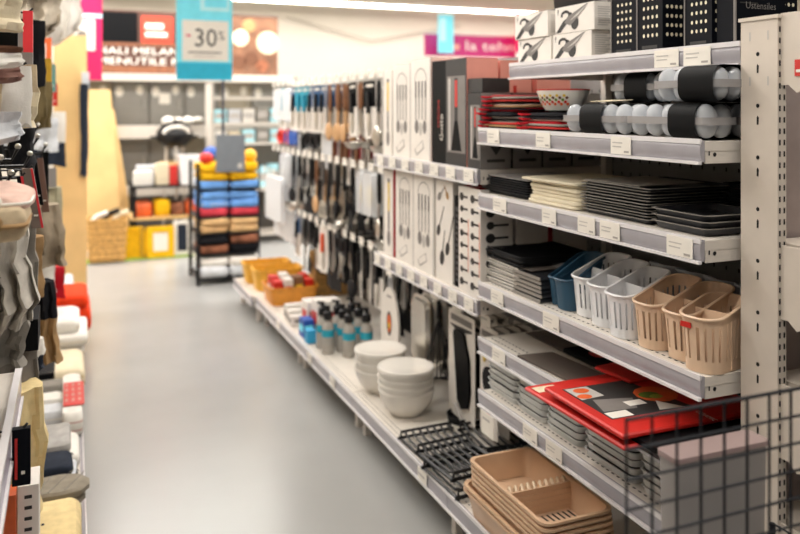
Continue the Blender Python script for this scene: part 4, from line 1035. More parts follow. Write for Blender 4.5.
hang((-0.431, -0.095, 1.427, 1.488), 1.8, 'wrapped_cloth', 'pale grey wrapped cloth at the left edge above the hook cluster', 'textile', c_pale, .1, 2, .012, grp=TX, seed=7)
hang((-0.418, -0.080, 1.575, 1.795), 3.0, 'towel', 'black towel hanging beside the upper red tag', 'towel', c_black, .12, 1, .006, grp=TX, seed=8)
hang((-0.412, -0.080, 1.411, 1.606), 3.1, 'towel', 'dark olive striped towel under the black towel', 'towel', c_khaki, .14, 2, .008, grp=TX, seed=9)
hang((-0.404, -0.070, 1.397, 1.698), 3.6, 'towel', 'olive towel with an ochre upper edge behind the dark one', 'towel', c_ochre, .14, 2, .006, c_khaki, .35, grp=TX, seed=10)
hang((-0.458, -0.027, 1.778, 1.947), 3.4, 'cloth', 'large grey-beige cloth spread at the top of the left shelving', 'textile', cloth('stone_cloth', '#b3a897'), .25, 2, .02, flare=.9, seed=11, hem=.03, grp=TX)
hang((-0.445, 0.065, 1.923, 2.189), 5.2, 'cloth', 'white cloth hanging over the top of the wooden panel', 'textile', c_white, .25, 2, .02, seed=12, hem=.05, grp=TX)
for i, (bx, mm, l_) in enumerate((((-0.125, -0.088, 1.660, 1.851), orange, 'orange printed'), ((-0.114, -0.070, 1.574, 1.722), mat('teal_card', '#5c8f88', .6), 'teal printed'), ((-0.098, -0.063, 1.500, 1.621), red_h, 'red tipped'))):
    cardbox(bx, 4.5+.15*i, 'small_pack', '%s small pack hanging left of the wooden panel' % l_, 'packaged gadget', mm, .05, label_white)
# a cluster of empty dark pegs
for i, (px, pz, y) in enumerate(((-.14, 1.36, 2.3), (-.12, 1.33, 2.5), (-.15, 1.30, 2.2), (-.11, 1.37, 2.8), (-.13, 1.29, 2.6), (-.12, 1.40, 3.1), (-.16, 1.35, 2.0), (-.1, 1.32, 3.3), (-.13, 1.41, 2.7))):
    t = thing('peg_hook', 'dark peg hook with a pale tip, %s outward in the cluster' % NTH[i], 'hook', (-.63, y, pz), 0, 'dark pegs on the left shelving')
    b = M(); b.tube([(0, 0, 0), (px+.63, 0, 0), (px+.645, 0, .03)], .005, black_pl, 6); b.build('wire', t)
    b = M(); b.ball((px+.645, 0, .035), .008, steel, 8, 5); b.build('tip', t)
    b = M(); b.tube([(px+.56, -.01, -.005), (px+.57, 0, -.09)], .012, black_matte, 6); b.build('clip', t)
hang((-0.167, -0.099, 1.305, 1.435), 2.6, 'strap', 'black hanger strip behind the cluster of pegs', 'strap', c_black, .1, 1, grp=TX, seed=13)
hang((-0.422, -0.058, 1.277, 1.439), 4.4, 'wrapped_cloth', 'pale wrapped cloth under the olive towels', 'textile', c_pale, .12, 2, grp=TX, seed=14)
hang((-0.382, -0.025, 1.126, 1.463), 5.4, 'apron', 'white apron with a dark hem beside the wooden panel', 'apron', c_white, .1, 1, .006, c_navy, .6, grp=TX, seed=15)
# tags and straps at mid height
def strapcard(bx, Y, label, m1, edge):
    x0, x1, zb, zt = bx; w = x1-x0; h = zt-zb; c = M()
    c.loft([[(0, 0, h), (w*.5, 0, h), (w, 0, 0), (w*.45, 0, 0)], [(0, .02, h), (w*.5, .02, h), (w, .02, 0), (w*.45, .02, 0)]], m1)
    if edge: c.poly([(w*.5-.006, -.0008, h), (w*.5, -.0008, h), (w, -.0008, 0), (w-.006, -.0008, 0)], edge)
    c.rect(FY(w*.55, 0, h*.2), 0, 0, w*.2, h*.03, label_white)
    o = solo(c, 'tag_card', label, 'tag', (x0, Y, zb)); peg_wire(o, x0, w*.5, .02, h); return o
strapcard((-0.124, -0.068, 1.159, 1.326), 2.45, 'taupe card tag with a red edge slanting at mid left', mat('taupe_card', '#7b6b62', .6), mat('tag_red', '#e0303a', .5))
strapcard((-0.123, -0.093, 1.225, 1.325), 2.2, 'narrow black card tag with a red edge left of the taupe tag', black_card, mat('tag_red', '#e0303a', .5))
strapcard((-0.108, -0.065, 1.136, 1.321), 3.0, 'brown card tag with white print behind the taupe tag', mat('brown_card', '#77594d', .6), None)
strapcard((-0.116, -0.077, 1.189, 1.330), 2.75, 'black card tag between the taupe and brown tags', black_card, None)
cardbox((-0.105, -0.077, 1.111, 1.321), 3.4, 'tag_card', 'black card tag right of the brown one', 'tag', black_card, .02)
cardbox((-0.095, -0.060, 1.109, 1.201), 4.2, 'tag_card', 'small grey card tag near the wooden panel', 'tag', grey_card, .02)
def mitt3(bx, Y, label, m1, m2=None, seed=0):
    x0, x1, zb, zt = bx; w = x1-x0; h = zt-zb
    t = thing('oven_mitt', label, 'oven mitt', ((x0+x1)/2, Y, zb), 0, TX)
    cushion_m(w, .2, h*.95, m1, .03, .006, seed).build('body', t)
    b = M(); b.ball((w*.2, -.1, h*.6), h*.42, m2 or m1, 12, 7, (.9, .5, .8)); b.build('thumb', t)
    b = M(); b.tube([(x, y, h*.5) for x, y in rr(0, 0, w*1.01, .203, .03, 3)], h*.08, m2 or m1, 5, True); b.build('hem', t)
    return t
mitt3((-0.264, -0.068, 1.303, 1.342), 1.7, 'pinkish white oven mitt pointing out at mid left', cloth('blush_cloth', '#d9b8aa'), c_white, 2)
mitt3((-0.260, -0.073, 1.260, 1.317), 1.65, 'grey-beige oven mitt with a brown palm under the pinkish one', c_beige, c_tan, 5)
hang((-0.439, -0.088, 1.018, 1.233), 1.9, 'apron', 'long pale grey apron falling at the left edge', 'apron', cloth('ash_cloth', '#c4beb4'), .14, 4, .022, flare=1.1, grp=TX, seed=16)
hang((-0.426, -0.090, 0.891, 1.164), 2.5, 'apron', 'grey apron behind the pale one, under the taupe tag', 'apron', c_grey, .14, 2, .015, grp=TX, seed=17)
hang((-0.423, -0.078, 0.914, 1.093), 2.7, 'towel', 'tan panel towel hanging beneath the taupe tag', 'towel', c_tan, .1, 1, .01, grp=TX, seed=18)
hang((-0.412, -0.036, 0.877, 1.120), 3.3, 'towel', 'long taupe towel falling from the brown tag', 'towel', c_taupe, .16, 2, .015, flare=1.15, grp=TX, seed=19)
hang((-0.390, -0.037, 0.736, 1.103), 4.2, 'towel', 'pale sage towel close to the wooden panel', 'towel', cloth('sage_cloth', '#9b957c'), .16, 2, .012, grp=TX, seed=20)
hang((-0.408, -0.068, 0.565, 0.748), 4.2, 'towel', 'white towel between the taupe towel and the red one', 'towel', c_white, .1, 1, grp=TX, seed=21)
hang((-0.390, -0.028, 0.415, 0.585), 4.9, 'towel', 'dark red towel hanging behind the orange-red folded one', 'towel', c_dred, .12, 1, grp=TX, seed=22)
hang((-0.427, -0.052, 0.612, 0.887), 3.0, 'towel', 'pleated tan towel under a black sleeve at lower left', 'towel', c_black, .14, 4, .012, c_tan, .52, flare=1.12, grp=TX, seed=23)
hang((-0.438, -0.093, 0.897, 1.060), 2.0, 'apron', 'mid grey wrapped apron at the left edge above the shelf rail', 'apron', c_grey, .12, 2, .015, grp=TX, seed=24)
hang((-0.436, -0.087, 0.691, 0.915), 2.4, 'bag', 'grey drawstring bag with a pale ticket at lower left', 'bag', cloth('dusk_cloth', '#77716a'), .14, 2, .012, grp=TX, seed=25, topcard=(black_card, .35, label_white))
hang((-0.144, -0.075, 0.679, 0.778), 2.7, 'strap', 'white and navy strap beside the pleated tan towel', 'strap', c_white, .06, 1, m2=c_navy, split=.6, grp=TX, seed=26)
# lower near corner
hang((-0.412, -0.064, 0.412, 0.748), 2.3, 'tablecloth', 'long creamy yellow cloth with dark flowers at lower left', 'tablecloth', c_yel, .16, 2, .02, grp=TX, seed=27)
lc = [o for o in COL.objects if o.get('label', '').startswith('long creamy')][0]
for dx, dz in ((-.01, -.06), (.02, -.12), (-.015, -.18), (.012, -.24), (-.005, -.3)):
    b = M(); b.ball((dx, -.098, dz), .008, c_navy, 8, 5, (1, 2., .8)); b.build('flower', lc)
kn = thing('tablecloth', 'knotted yellow cloth with dark flowers above the long one', 'tablecloth', (-.13, 2.55, .60), 0, TX)
b = M(); b.ball((0, 0, 0), .06, c_yel, 14, 9, (.8, .9, 1.15)); b.build('knot', kn)
for dx, dy, dz in ((.02, -.055, .02), (-.015, -.055, -.01), (.03, -.045, -.025), (0, -.05, .045)):
    b = M(); b.ball((dx, dy, dz), .009, c_navy, 8, 5, (1.2, .4, .7)); b.build('flower', kn)
cardbox((-0.115, -0.079, 0.684, 0.805), 1.9, 'tag_card', 'blue-black card with a red stripe at lower left', 'tag', navy_card, .02, red)
cardbox((-.165, -.113, .361, .622), 2.0, 'small_pack', 'orange pack in the lower left corner', 'packaged gadget', orange, .06, yellow)
c = carton_m(.044, .1, .265, white_card)
for i in range(9): c.rect(FY(0, 0, 0), .014, .035+.025*i, .03, .043+.025*i, print_dark)
solo(c, 'perforated_box', 'white box with dark slots beside the orange pack, lower left corner', 'box', (-.111, 2.03, .361))
# folded things on the deck
DL = .151
def folded(x0, x1, y0, y1, z, h, label, mt, seed, fold=2, edge=None, name='folded_towel', cat='towel', grp='folded textiles on the left deck'):
    o = cushion_m(x1-x0, y1-y0, h, mt, .02, .004, seed, edge, fold)
    return solo(o, name, label, cat, ((x0+x1)/2, (y0+y1)/2, z), 0, grp)
folded(-.3, .03, 5.75, 6.2, DL, .08, 'pink-striped white towel at the far end of the left deck', c_white, 1, 2, c_pink)
folded(-.3, .02, 5.75, 6.2, DL+.085, .07, 'pale folded towel upon the pink-striped one, far end', c_pale, 2, 2, c_pink)
folded(-.26, .115, 5.12, 5.6, DL, .14, 'bright orange-red folded towel, lower of two on the deck', c_orange, 3, 1, c_dred)
folded(-.26, .10, 5.14, 5.58, DL+.142, .07, 'bright orange-red folded towel, upper of two on the deck', c_orange, 4, 0, c_dred)
folded(-.28, .075, 4.62, 5.05, DL, .06, 'white folded towel, lowest before the orange-red ones', c_white, 5, 1, c_cream)
folded(-.28, .09, 4.6, 5.05, DL+.062, .055, 'white folded towel, middle before the orange-red ones', c_white, 6, 1, c_cream)
folded(-.28, .05, 4.66, 5.05, DL+.119, .07, 'white folded towel, topmost before the orange-red ones', c_white, 7, 1, c_beige)
bl = folded(-.3, .065, 4.1, 4.5, DL, .09, 'cream folded blanket with a dark label band on the left deck', c_cream, 8, 2, c_ochre, 'folded_blanket', 'blanket')
b = M(); b.box(-.02, -.203, -.001, .05, .16, .094, black_card); b.rect(FY(-.02, -.203, 0), .02, .04, .05, .06, magenta); b.build('label_band', bl)
for i in range(3):
    folded(-.3, -.01+.0*i, 3.62+.14*i, 3.75+.14*i, DL, .07+.01*i, 'grey and white wrapped towel, %s from the camera beside the red print' % NTH[i], [c_pale, c_white, c_grey][i], 9+i, 2, c_white)
tt = folded(-.03, .05, 3.5, 4.06, DL, .1, 'white tea towel pack with a red printed band on the deck edge', c_white, 13, 2, c_pink, 'tea_towel_pack')
b = M(); b.box(-.036, -.18, .101, .046, .12, .104, red); 
for i in range(4):
    for j in range(3): b.rect(FZ(-.03+.026*j, .1-.065*i, .104), 0, 0, .04, .012, c_pink)
b.build('printed_band', tt)
folded(-.3, .03, 3.2, 3.45, DL, .05, 'white towel with a grey band nearest the red-printed pack', c_white, 14, 1, c_grey)
folded(-.3, .0, 3.22, 3.44, DL+.052, .045, 'light grey folded towel with a white end upon the white one', cloth('silver_cloth', '#a9a6a2'), 15, 1, c_white)
for i in range(3): folded(-.3, .03-.01*i, 3.0, 3.17, DL+.032*i, .031, 'folded cloth of black and grey layers, %s of three' % ('lowest', 'middle', 'topmost')[i], [c_black, c_pale, c_navy][i], 16+i, 1, c_grey)
def flatmitt(x, y, z, label, mt, seed):
    t = thing('oven_mitt', label, 'oven mitt', (x, y, z), 0, 'oven mitts on the left deck'); b = M(); w = .3; loops = []
    pr = [(-.15, -.06), (.06, -.075), (.12, -.06), (.145, -.02), (.145, .02), (.12, .06), (.06, .075), (-.15, .06)]
    for zz, k in ((0, .93), (.008, 1), (.022, 1), (.03, .9)): loops.append([(px_*k, py_*k, zz) for px_, py_ in pr])
    b.loft(loops, mt); b.build('body', t)
    b = M()
    for q in (-.05, 0, .05, .1): b.tube([(q-.03, -.06, .031), (q+.03, .06, .031)], .002, c_grey, 4)
    b.build('quilting', t); return t
for i in range(3): flatmitt(-.085-.012*(2-i), 2.88, DL+.034*i+.002, 'grey quilted oven mitt on the left deck, %s of three' % ('lowest', 'middle', 'topmost')[i], [c_white, cloth('mole_cloth', '#8f8779'), cloth('mole_cloth', '#8f8779')][i], i)
fl = folded(-.3, .03, 2.45, 2.76, DL, .1, 'yellow folded cloth with dark flowers, nearest on the left deck', c_yel, 21, 2, c_ochre, 'folded_tablecloth', 'tablecloth')
for i, (x, y) in enumerate(((.1, -.08), (.12, -.05), (.08, -.11), (.13, -.1), (.06, .0), (.11, .05), (.02, -.1))):
    b = M(); b.disc(FZ(x, y, .103), 0, 0, .008, c_navy, .001, 8, .6); b.build('flower', fl)
# wooden panel closing the far end of the left shelving, and a dark strap beside it
b = M(); b.box(-.11, 6.34, 0, .115, 6.38, 2.02, wood); solo(b, 'wood_panel', 'upright light wooden panel closing the far end of the left shelving', 'wood panel')
um = hang((0.065, 0.127, 0.986, 1.662), 6.27, 'umbrella', 'folded dark umbrella hanging right of the wooden panel', 'umbrella', c_navy, .06, 1, .008, flare=.8, seed=40, hook=False)
b = M(); b.tube([(0, .04, -.03), (0, 0, -.03), (0, -.02, 0)], .004, black_pl, 5); b.build('hook', um)
cardbox((0.079, 0.133, 1.632, 1.750), 6.31, 'small_pack', 'pale pack hanging above the folded umbrella', 'packaged gadget', c_pale, .04)

# ------------------------------------------------------------------ textile rack beyond the run
rk = thing('display_rack', 'black framed rack piled with folded yellow, blue and red textiles', 'display rack', (1.25, 7.0, 0))
T = Matrix.Translation((-1.25, -7.0, 0))
for x, hw in ((.985, .013), (1.5, .006)):
    for y in (6.8, 7.25):
        b = M(); b.T = T; b.box(x-hw, y-hw, 0, x+hw, y+hw, 1.02, black_matte); b.build('post', rk)
b = M(); b.T = T
for i in range(20): b.tube([(.985, 6.8, .05+.05*i), (.985, 7.25, .05+.05*i)], .003, wire_dark, 4)
b.build('side_grid', rk)
for z in (.06, .26, .43, .57, .80):
    b = M(); b.T = T; b.box(.98, 6.79, z-.012, 1.505, 7.26, z, wire_dark); b.build('shelf', rk)
lay = [(.06, 2, [c_pale, c_white], .085), (.26, 2, [c_mix, c_black], .075), (.43, 2, [c_sand, c_sand], .06), (.57, 3, [c_rose, c_blue, c_blue], .07), (.80, 3, [c_blue, c_ylw, c_ylw], .07)]
nmz = ['bottom', 'second', 'third', 'fourth', 'top']
cname = {c_pale: 'pale grey', c_white: 'white', c_mix: 'mottled brown', c_black: 'black', c_sand: 'sand', c_rose: 'red patterned', c_blue: 'blue', c_ylw: 'golden yellow'}
for li, (z, n, cs, h) in enumerate(lay):
    for i in range(n):
        for side, (xa, xb) in enumerate(((1.0, 1.245), (1.25, 1.495))):
            mt = cs[i]
            if li == 1 and side: mt = cs[1-i]
            o = cushion_m(xb-xa, .38, h*.97, mt, .03, .008, li*7+i*3+side, c_white if mt is c_blue else mt, 1)
            solo(o, 'folded_textile', '%s folded textile, %s in the %s half of the %s rack shelf' % (cname[mt], ('lowest', 'next above', 'topmost')[i], ('left', 'right')[side], nmz[li]), 'textile', ((xa+xb)/2, 6.98, z+.001+h*i), 0, 'textiles on the black rack')
b = M(); b.ball((0, 0, .06), .06, mat('yellow_ball', '#f0b51c', .4), 16, 10); solo(b, 'ball', 'yellow ball on top of the textile rack, right end', 'ball', (1.44, 6.9, 1.01))
b = M(); b.ball((0, 0, .05), .05, red_h, 14, 8, (1.2, 1, 1)); solo(b, 'toy', 'red soft toy on top of the textile rack, left end', 'toy', (1.06, 6.85, 1.011))
b = M(); b.ball((0, 0, .07), .07, blue_h, 14, 8, (1, 1, 1)); solo(b, 'toy', 'blue soft toy behind the red one on the textile rack', 'toy', (1.13, 7.05, 1.011))
sg = thing('stand_sign', 'dark grey sign panel hanging on a thin black rod over the textile rack', 'sign', (1.24, 6.72, 0))
b = M(); b.box(-.12, -.008, .95, .12, .008, 1.26, mat('slate_sign', '#6c7278', .55)); b.rect(FY(.06, -.008, .98), 0, 0, .035, .04, print_light); b.build('panel', sg)
b = M(); b.tube([(-.06, .012, .97), (-.06, .012, 3.6)], .011, mat('pole_navy', '#20263a', .45), 8); b.build('pole', sg)

# ------------------------------------------------------------------ hanging banners
def banner(bx, Y, name, label, cat, m1, build):
    x0, x1, zb, zt = bx; t = thing(name, label, cat, ((x0+x1)/2, Y, zb)); w = x1-x0; h = zt-zb
    b = M(); b.box(-w/2, 0, 0, w/2, .006, h, m1); build(b, w, h); b.build('panel', t)
    b = M()
    for s in (-.45, .45): b.tube([(w*s, .003, h), (w*s, .003, 3.6-zb)], .0025, steel, 4)
    b.build('wire', t); b = M(); b.box(-w/2-.01, -.006, h-.01, w/2+.01, .012, h+.012, white_metal); b.build('rail', t); return t
def blue_b(b, w, h):
    f = FY(-w/2, 0, 0); b.rect(f, w*.42, h*.72, w*.95, h*.97, cyan_lt); b.rect(f, w*.5, h*.76, w*.9, h*.9, cyan, .0011)
    b.rect(f, w*.1, h*.2, w*.93, h*.62, label_white, .0011)
    b.text(f, w*.3, h*.35, .19, '30', print_dark, .002, w*.42); b.rect(f, w*.17, h*.45, w*.25, h*.47, magenta, .002); b.text(f, w*.74, h*.42, .1, '%', print_dark, .002, w*.12); b.rect(f, w*.2, h*.28, w*.8, h*.295, print_grey, .002); b.rect(f, w*.3, h*.245, w*.7, h*.255, print_light, .002)
    b.rect(f, 0, 0, w, h*.18, mat('cyan_deep', '#25b4d6', .5), .0005)
banner((.715, 1.12, 1.69, 2.40), 6.0, 'hanging_banner', 'light blue hanging banner reading -30% in a white square', 'banner', cyan, blue_b)
def pink_b(b, w, h):
    f = FY(-w/2, 0, 0); b.rect(f, w*.05, h*.3, w*.8, h*.62, label_white); b.disc(f, w*.42, h*.46, w*.14, print_grey, .001); b.text(f, w*.2, h*.38, .09, '%', print_dark, .0015)
    b.rect(f, 0, h*.64, w, h*.68, cyan_lt, .0012)
banner((-.02, .23, 1.70, 2.45), 6.6, 'hanging_banner', 'crimson hanging banner with a grey percent square, upper left', 'banner', magenta, pink_b)
def pr_b(b, w, h):
    f = FY(-w/2, 0, 0); b.text(f, w*.3, h*.3, .22, 'la tehnica', label_white, .002, w*.55); b.rect(f, w*.12, h*.3, w*.26, h*.55, pink, .001)
banner((5.2, 7.6, 2.3, 2.66), 11.6, 'hanging_banner', 'wide plum banner with white lettering in the distance', 'banner', plum, pr_b)
banner((5.35, 5.62, 2.34, 2.95), 11.4, 'hanging_banner', 'small cyan banner beside the wide plum one', 'banner', cyan, lambda b, w, h: b.rect(FY(-w/2, 0, 0), w*.1, h*.3, w*.5, h*.9, cyan_lt))
banner((6.7, 7.5, 2.25, 3.0), 11.3, 'hanging_banner', 'crimson and white banner above the knife-printed cartons', 'banner', mat('hot_pink', '#e0185a', .5), lambda b, w, h: (b.rect(FY(-w/2, 0, 0), w*.1, h*.42, w, h*.62, label_white), b.rect(FY(-w/2, 0, 0), 0, 0, w, h*.16, c_white)))
b = M(); b.tube([(0, 0, .35), (1.5, 0, 0), (3.2, 0, .33)], .012, mat('cable_grey', '#a39a8d', .6), 5); solo(b, 'ceiling_cable', 'thin grey cable sagging across the cream wall', 'cable', (3.3, 12.9, 2.62))

# ------------------------------------------------------------------ shop wall beyond the aisle
ws = thing('wall_sign', 'long brown sign with white lettering and a food picture high on the shelves', 'sign', (1.3, 9.5, 1.86))
b = M(); b.box(-1.05, 0, 0, 1.02, .05, .72, mat('brown_sign', '#4a2c20', .6)); f = FY(-1.05, 0, 0)
b.rect(f, .02, .36, .46, .7, black_card); b.rect(f, 0, .02, 1.5, .09, mat('wood_band', '#7a4a2e', .6, noise=.3)); b.rect(f, 0, .32, 1.5, .35, mat('wood_band', '#7a4a2e'))
b.rect(f, .5, .36, .84, .66, mat('sign_red', '#d33a24', .5), .001); b.rect(f, .54, .52, .74, .58, label_white, .0015); b.rect(f, .54, .43, .78, .48, label_white, .0015)
b.rect(f, 1.5, .0, 2.07, .7, mat('food_brown', '#74503a', .6, noise=.5, scale=6), .001)
for x, y, r_, mm in ((1.62, .45, .1, c_cream), (1.75, .2, .09, c_brown), (1.95, .4, .14, cloth('oat', '#d0c4a8')), (1.72, .6, .08, c_tan), (1.88, .12, .08, c_mix), (1.6, .15, .09, c_brown)): b.disc(f, x, y, r_, mm, .0015, 14)
b.build('board', ws)
b = M(); f = FY(-1.05, 0, 0); b.text(f, .02, .225, .11, 'HALI MELANTEI, A C', c_white, .003, 1.45); b.text(f, .02, .11, .11, 'MENUTILE PUNE LA', c_white, .003, 1.45); b.build('lettering', ws)
fx = thing('door_display', 'white display frame holding two rows of grey door panels', 'display rack', (1.0, 9.45, 0))
T = Matrix.Translation((-1.0, -9.45, 0))
for z0, z1, nm in ((1.78, 1.86, 'shelf'), (1.14, 1.28, 'shelf'), (.5, .6, 'shelf')):
    b = M(); b.T = T; b.box(.0, 9.3, z0, 2.5, 9.6, z1, white_metal); b.build(nm, fx)
for x in (0.0, 2.48):
    b = M(); b.T = T; b.box(x, 9.3, 0, x+.05, 9.6, 1.86, white_metal); b.build('post', fx)
b = M(); b.T = T; b.box(.05, 9.6, 0, 2.48, 9.63, 1.86, mat('frame_back', '#7a7570', .7)); b.build('back_panel', fx)
gp = mat('grey_door', '#8f8d87', .5, noise=.04); gp2 = mat('taupe_door', '#a39a88', .5, noise=.06)
for r_, (z0, h) in enumerate(((1.281, .49), (.601, .53))):
    for i in range(6):
        b = M(); b.box(0, 0, 0, .372, .03, h, gp if (i+r_) % 4 else gp2); f = FY(0, 0, 0)
        b.box(.32, -.02, h*.4, .33, 0, h*.6, steel)
        if r_ == 0:
            b.disc(f, .06, h*.78, .045, label_white, e=1.3); b.disc(f, .28, h*.82, .04, label_white, e=1.3)
            if i == 2: b.rect(f, .1, h*.5, .22, h*.75, label_white, .001)
        elif i == 2: b.disc(f, .28, h*.7, .05, c_pale, e=1.3)
        solo(b, 'door_panel', 'grey door panel with %s, %s from the left in the %s row' % ('white stickers' if r_ == 0 else 'a plain face', NTH[i], 'upper' if r_ == 0 else 'lower'), 'door panel', (.06+.395*i, 9.565, z0), 0, 'door panels on display')
# barbecue on a white and wooden stand
bq = thing('barbecue', 'black kettle barbecue with a raised lid edge on a pale stand', 'barbecue', (1.07, 9.1, 0))
b = M(); b.lathe([(.03, 1.04), (.12, 1.06), (.19, 1.13), (.2, 1.18), (.185, 1.18), (.1, 1.09)], black_pl, 24); b.build('bowl', bq)
b = M(); b.lathe([(.2, 1.185), (.195, 1.22), (.14, 1.29), (.05, 1.315), (.001, 1.318)], black_pl, 24); b.lathe([(.02, 1.318), (.02, 1.335), (.03, 1.345), (.001, 1.35)], black_pl, 12, cap=(0, 0))
b.tube([(-.13*math.cos(q)*1.0, -.15, 1.2+.07*math.sin(q)) for q in [i*math.pi/8 for i in range(9)]], .022, label_white, 6); b.build('lid', bq)
for s in (-1, 1):
    b = M(); b.tube([(s*.19, 0, 1.16), (s*.25, 0, 1.16), (s*.25, .05, 1.16)], .012, black_pl, 6); b.build('handle', bq)
for a in (.5, 2.6, 4.7):
    b = M(); b.tube([(.1*math.cos(a), .1*math.sin(a), 1.07), (.14*math.cos(a), .14*math.sin(a), .0)], .014, white_metal, 6); b.build('leg', bq)
b = M(); b.box(-.16, -.14, .86, .16, .12, .885, wood); b.build('shelf', bq)
# two tier table with orange goods
tb = thing('display_table', 'black two-tier table carrying orange goods below white boxes', 'table', (.86, 8.1, 0))
T = Matrix.Translation((-.86, -8.1, 0))
for x in (.56, 1.18):
    for y in (7.9, 8.4):
        b = M(); b.T = T; b.box(x-.015, y-.015, 0, x+.015, y+.015, .66, black_matte); b.build('leg', tb)
for z in (.66, .36):
    b = M(); b.T = T; b.box(.53, 7.87, z-.02, 1.21, 8.43, z, black_matte if z > .5 else wood); b.build('top' if z > .5 else 'shelf', tb)
for i, (x, y, w, h, mm, l_) in enumerate(((.56, 7.95, .17, .13, c_white, 'white'), (.76, 7.95, .12, .2, c_cream, 'cream'), (.6, 8.15, .2, .17, c_pale, 'pale grey'))):
    plain('carton', '%s carton on the black two-tier table' % l_, 'box', x, y, .661, w, .14, h, mm, None)
plain('carton', 'red carton on the black two-tier table beside the bucket', 'box', .885, 7.93, .661, .07, .1, .18, red_cloth, None)
b = tub(.2, .2, .28, white_pl); solo(b, 'bucket', 'white bucket standing on the black table under the barbecue', 'bucket', (1.07, 7.95, .661))
for i, (x, w, h, mm, l_) in enumerate(((.6, .16, .13, orange, 'orange'), (.78, .14, .15, c_ylw, 'golden'), (.93, .12, .11, c_mix, 'brown'), (1.07, .12, .13, orange, 'orange'))):
    o = cushion_m(w, .3, h, mm, .03, .008, 70+i); solo(o, 'soft_pack', '%s soft pack on the lower tier of the black table, %s from the left' % (l_, NTH[i]), 'textile', (x+w/2-.03, 8.1, .361), 0, 'packs on the black table')
# baskets and frames on a green mat
b = M(); b.box(.1, 7.7, .0, 1.25, 7.86, .012, mat('grass_mat', '#8fae3c', .9, noise=.3, bump=.5)); solo(b, 'floor_mat', 'narrow green mat under the frames and the basket', 'mat', (0, 0, .001))
def pframe(x0, x1, h, y, m1, m2, label, lean=.1):
    b = M(); w = x1-x0; o_ = [(-w/2, 0), (w/2, 0), (w/2, h), (-w/2, h)]; k = .22*w; i_ = [(-w/2+k, k), (w/2-k, k), (w/2-k, h-k), (-w/2+k, h-k)]
    P = lambda l, d: [(x, d+z*lean, z) for x, z in l]
    b.loft([P(o_, 0), P(i_, 0), P(i_, .02), P(o_, .02)], m1, close=True); b.poly(P(i_, .012), m2)
    return solo(b, 'picture_frame', label, 'picture frame', ((x0+x1)/2, y, .0135), 0, 'frames leaning on the table', smooth=False)
pframe(.47, .62, .28, 7.76, c_ylw, c_ylw, 'yellow frame leaning at the left, beside the wicker basket')
pframe(.60, .72, .27, 7.74, c_ochre, c_ylw, 'ochre frame leaning between the two yellow ones')
pframe(.66, .90, .28, 7.71, c_ylw, label_white, 'yellow frame with a white picture, leaning in the middle')
pframe(.90, 1.06, .32, 7.75, c_white, c_navy, 'white frame with a dark picture, left of the pair')
pframe(1.04, 1.2, .33, 7.72, c_white, grey_card, 'white frame with a grey picture, right of the pair')
wk = thing('wicker_basket', 'square wicker basket filled with pale goods by the wooden boards', 'basket', (.31, 7.78, .013))
b = M(); L = lambda k, z: [(x, y, z) for x, y in rr(0, 0, .34*k, .26*k, .03)]
b.loft([L(.9, 0), L(1, .36), L(1.03, .365), L(1.03, .385), L(.94, .385), L(.86, .02)], wicker); b.build('body', wk)
for q in range(6):
    b = M(); k = .91+.1*q/6; b.tube(L(k*1.005, .03+.06*q), .008, wicker, 5, True); b.build('weave_band', wk)
for i, (dx, dz, mm, l_) in enumerate(((-.08, .38, c_white, 'white'), (.02, .4, black_matte, 'black'), (.1, .385, c_cream, 'cream'))):
    b = M(); b.tube([(-.07, 0, -.08), (0, .01, 0), (.09, .0, .03)], .025, mm, 7); solo(b, 'rolled_item', '%s rolled item sticking out of the wicker basket' % l_, 'textile', (.31+dx, 7.78, dz+.03))
# leaning light wooden boards
for i, (xa, xb, xc, xd, y) in enumerate(((.12, .38, .1, .5, 8.45), (.3, .42, .34, .62, 8.56))):
    b = M(); b.loft([[(xc, y, 0), (xd, y, 0), (xd, y+.03, 0), (xc, y+.03, 0)], [(xa, y+.2, 1.58-.2*i), (xb, y+.2, 1.58-.2*i), (xb, y+.23, 1.58-.2*i), (xa, y+.23, 1.58-.2*i)]], wood)
    solo(b, 'wooden_board', ('front light wooden board leaning behind the wicker basket', 'rear light wooden board leaning right of the front one')[i], 'wood board', (0, 0, .001), smooth=False)
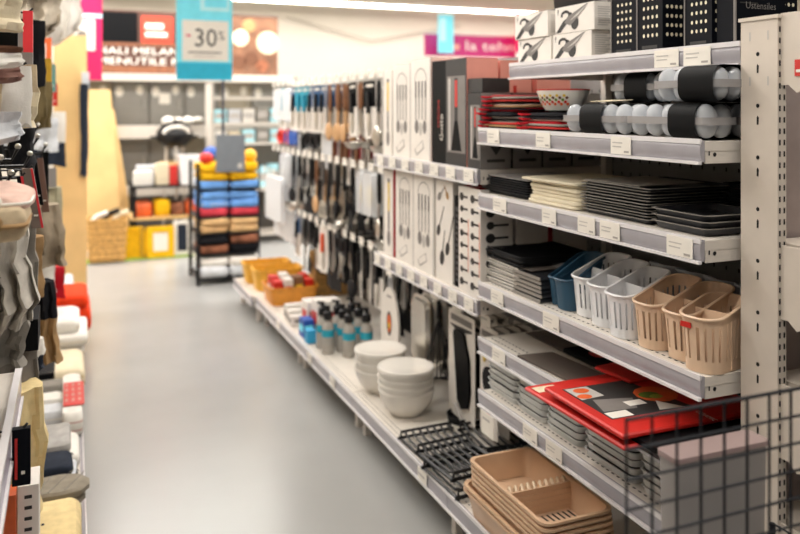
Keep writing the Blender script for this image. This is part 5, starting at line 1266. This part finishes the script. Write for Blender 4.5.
# pale goods between the barbecue and the run
ps = thing('wall_shelf', 'white shelf unit of pale goods behind the textile rack', 'shelving unit', (1.9, 8.9, 0))
T = Matrix.Translation((-1.9, -8.9, 0))
for z in (.1, .6, 1.1, 1.32, 1.6):
    b = M(); b.T = T; b.box(1.42, 8.75, z-.03, 2.4, 9.1, z, white_metal); b.build('shelf', ps)
for x in (1.40, 2.4):
    b = M(); b.T = T; b.box(x, 8.75, 0, x+.03, 9.1, 1.75, white_metal); b.build('post', ps)
RB = random.Random(11)
for zi, z in enumerate((.6, 1.1, 1.32)):
    for i in range(6):
        w = .13; h = (.3, .16, .2)[zi]*RB.uniform(.7, .95); mm = RB.choice([c_pale, c_white, white_card, steel_satin, cyan_lt, c_cream]); 
        plain('small_box', 'pale box on the %s tier of the white shelf unit, %s from the left' % (('lower', 'middle', 'upper')[zi], NTH[i]), 'box', 1.45+.155*i, 8.8, z+.001, w, .2, h, mm, print_light, 'pale boxes on the white unit')
for i in range(4):
    b = M(); b.ball((0, 0, .05), .055, steel_satin if i % 2 else c_white, 12, 8, (1.2, 1, .9)); solo(b, 'pot', 'silvery pot on the white middle board left of the textile rack, %s of four' % NTH[i], 'pot', (1.02+.11*i, 9.33, 1.282))

for o in list(COL.objects):       # set the far floor group back to where it stands
    if o.parent is None and o.name.split('.')[0] in ('display_table', 'bucket', 'soft_pack', 'floor_mat', 'picture_frame', 'wicker_basket', 'rolled_item', 'wooden_board') or (o.name.startswith('carton') and 'black two-tier' in o.get('label', '')):
        o.location = o.location*1.06; o.scale = o.scale*1.06

# ------------------------------------------------------------------ camera, air light, colour
for o in (uA, uB, uC, uD, uE): del o['y0']
cd = bpy.data.cameras.new('camera'); cam = bpy.data.objects.new('camera', cd); COL.objects.link(cam)
cam.location = (0, 0, 1.5); cam.rotation_euler = (math.radians(90), 0, -math.radians(22.416))
cd.sensor_width = 36; cd.lens = 36; cd.shift_y = -161/800; cd.clip_start = .02
cd.dof.use_dof = True; cd.dof.focus_distance = 1.95; cd.dof.aperture_fstop = 2.2; cd.dof.aperture_blades = 9
S.camera = cam
w = bpy.data.worlds.new('shop_air'); S.world = w; w.use_nodes = True
w.node_tree.nodes['Background'].inputs['Color'].default_value = (1., .93, .86, 1); w.node_tree.nodes['Background'].inputs['Strength'].default_value = .07
S.view_settings.view_transform = 'Standard'; S.view_settings.look = 'None'; S.view_settings.gamma = 1; S.view_settings.exposure = 0
S.view_settings.use_curve_mapping = False
S.cycles.use_denoising = True
S.cycles.max_bounces = 8; S.cycles.transparent_max_bounces = 16
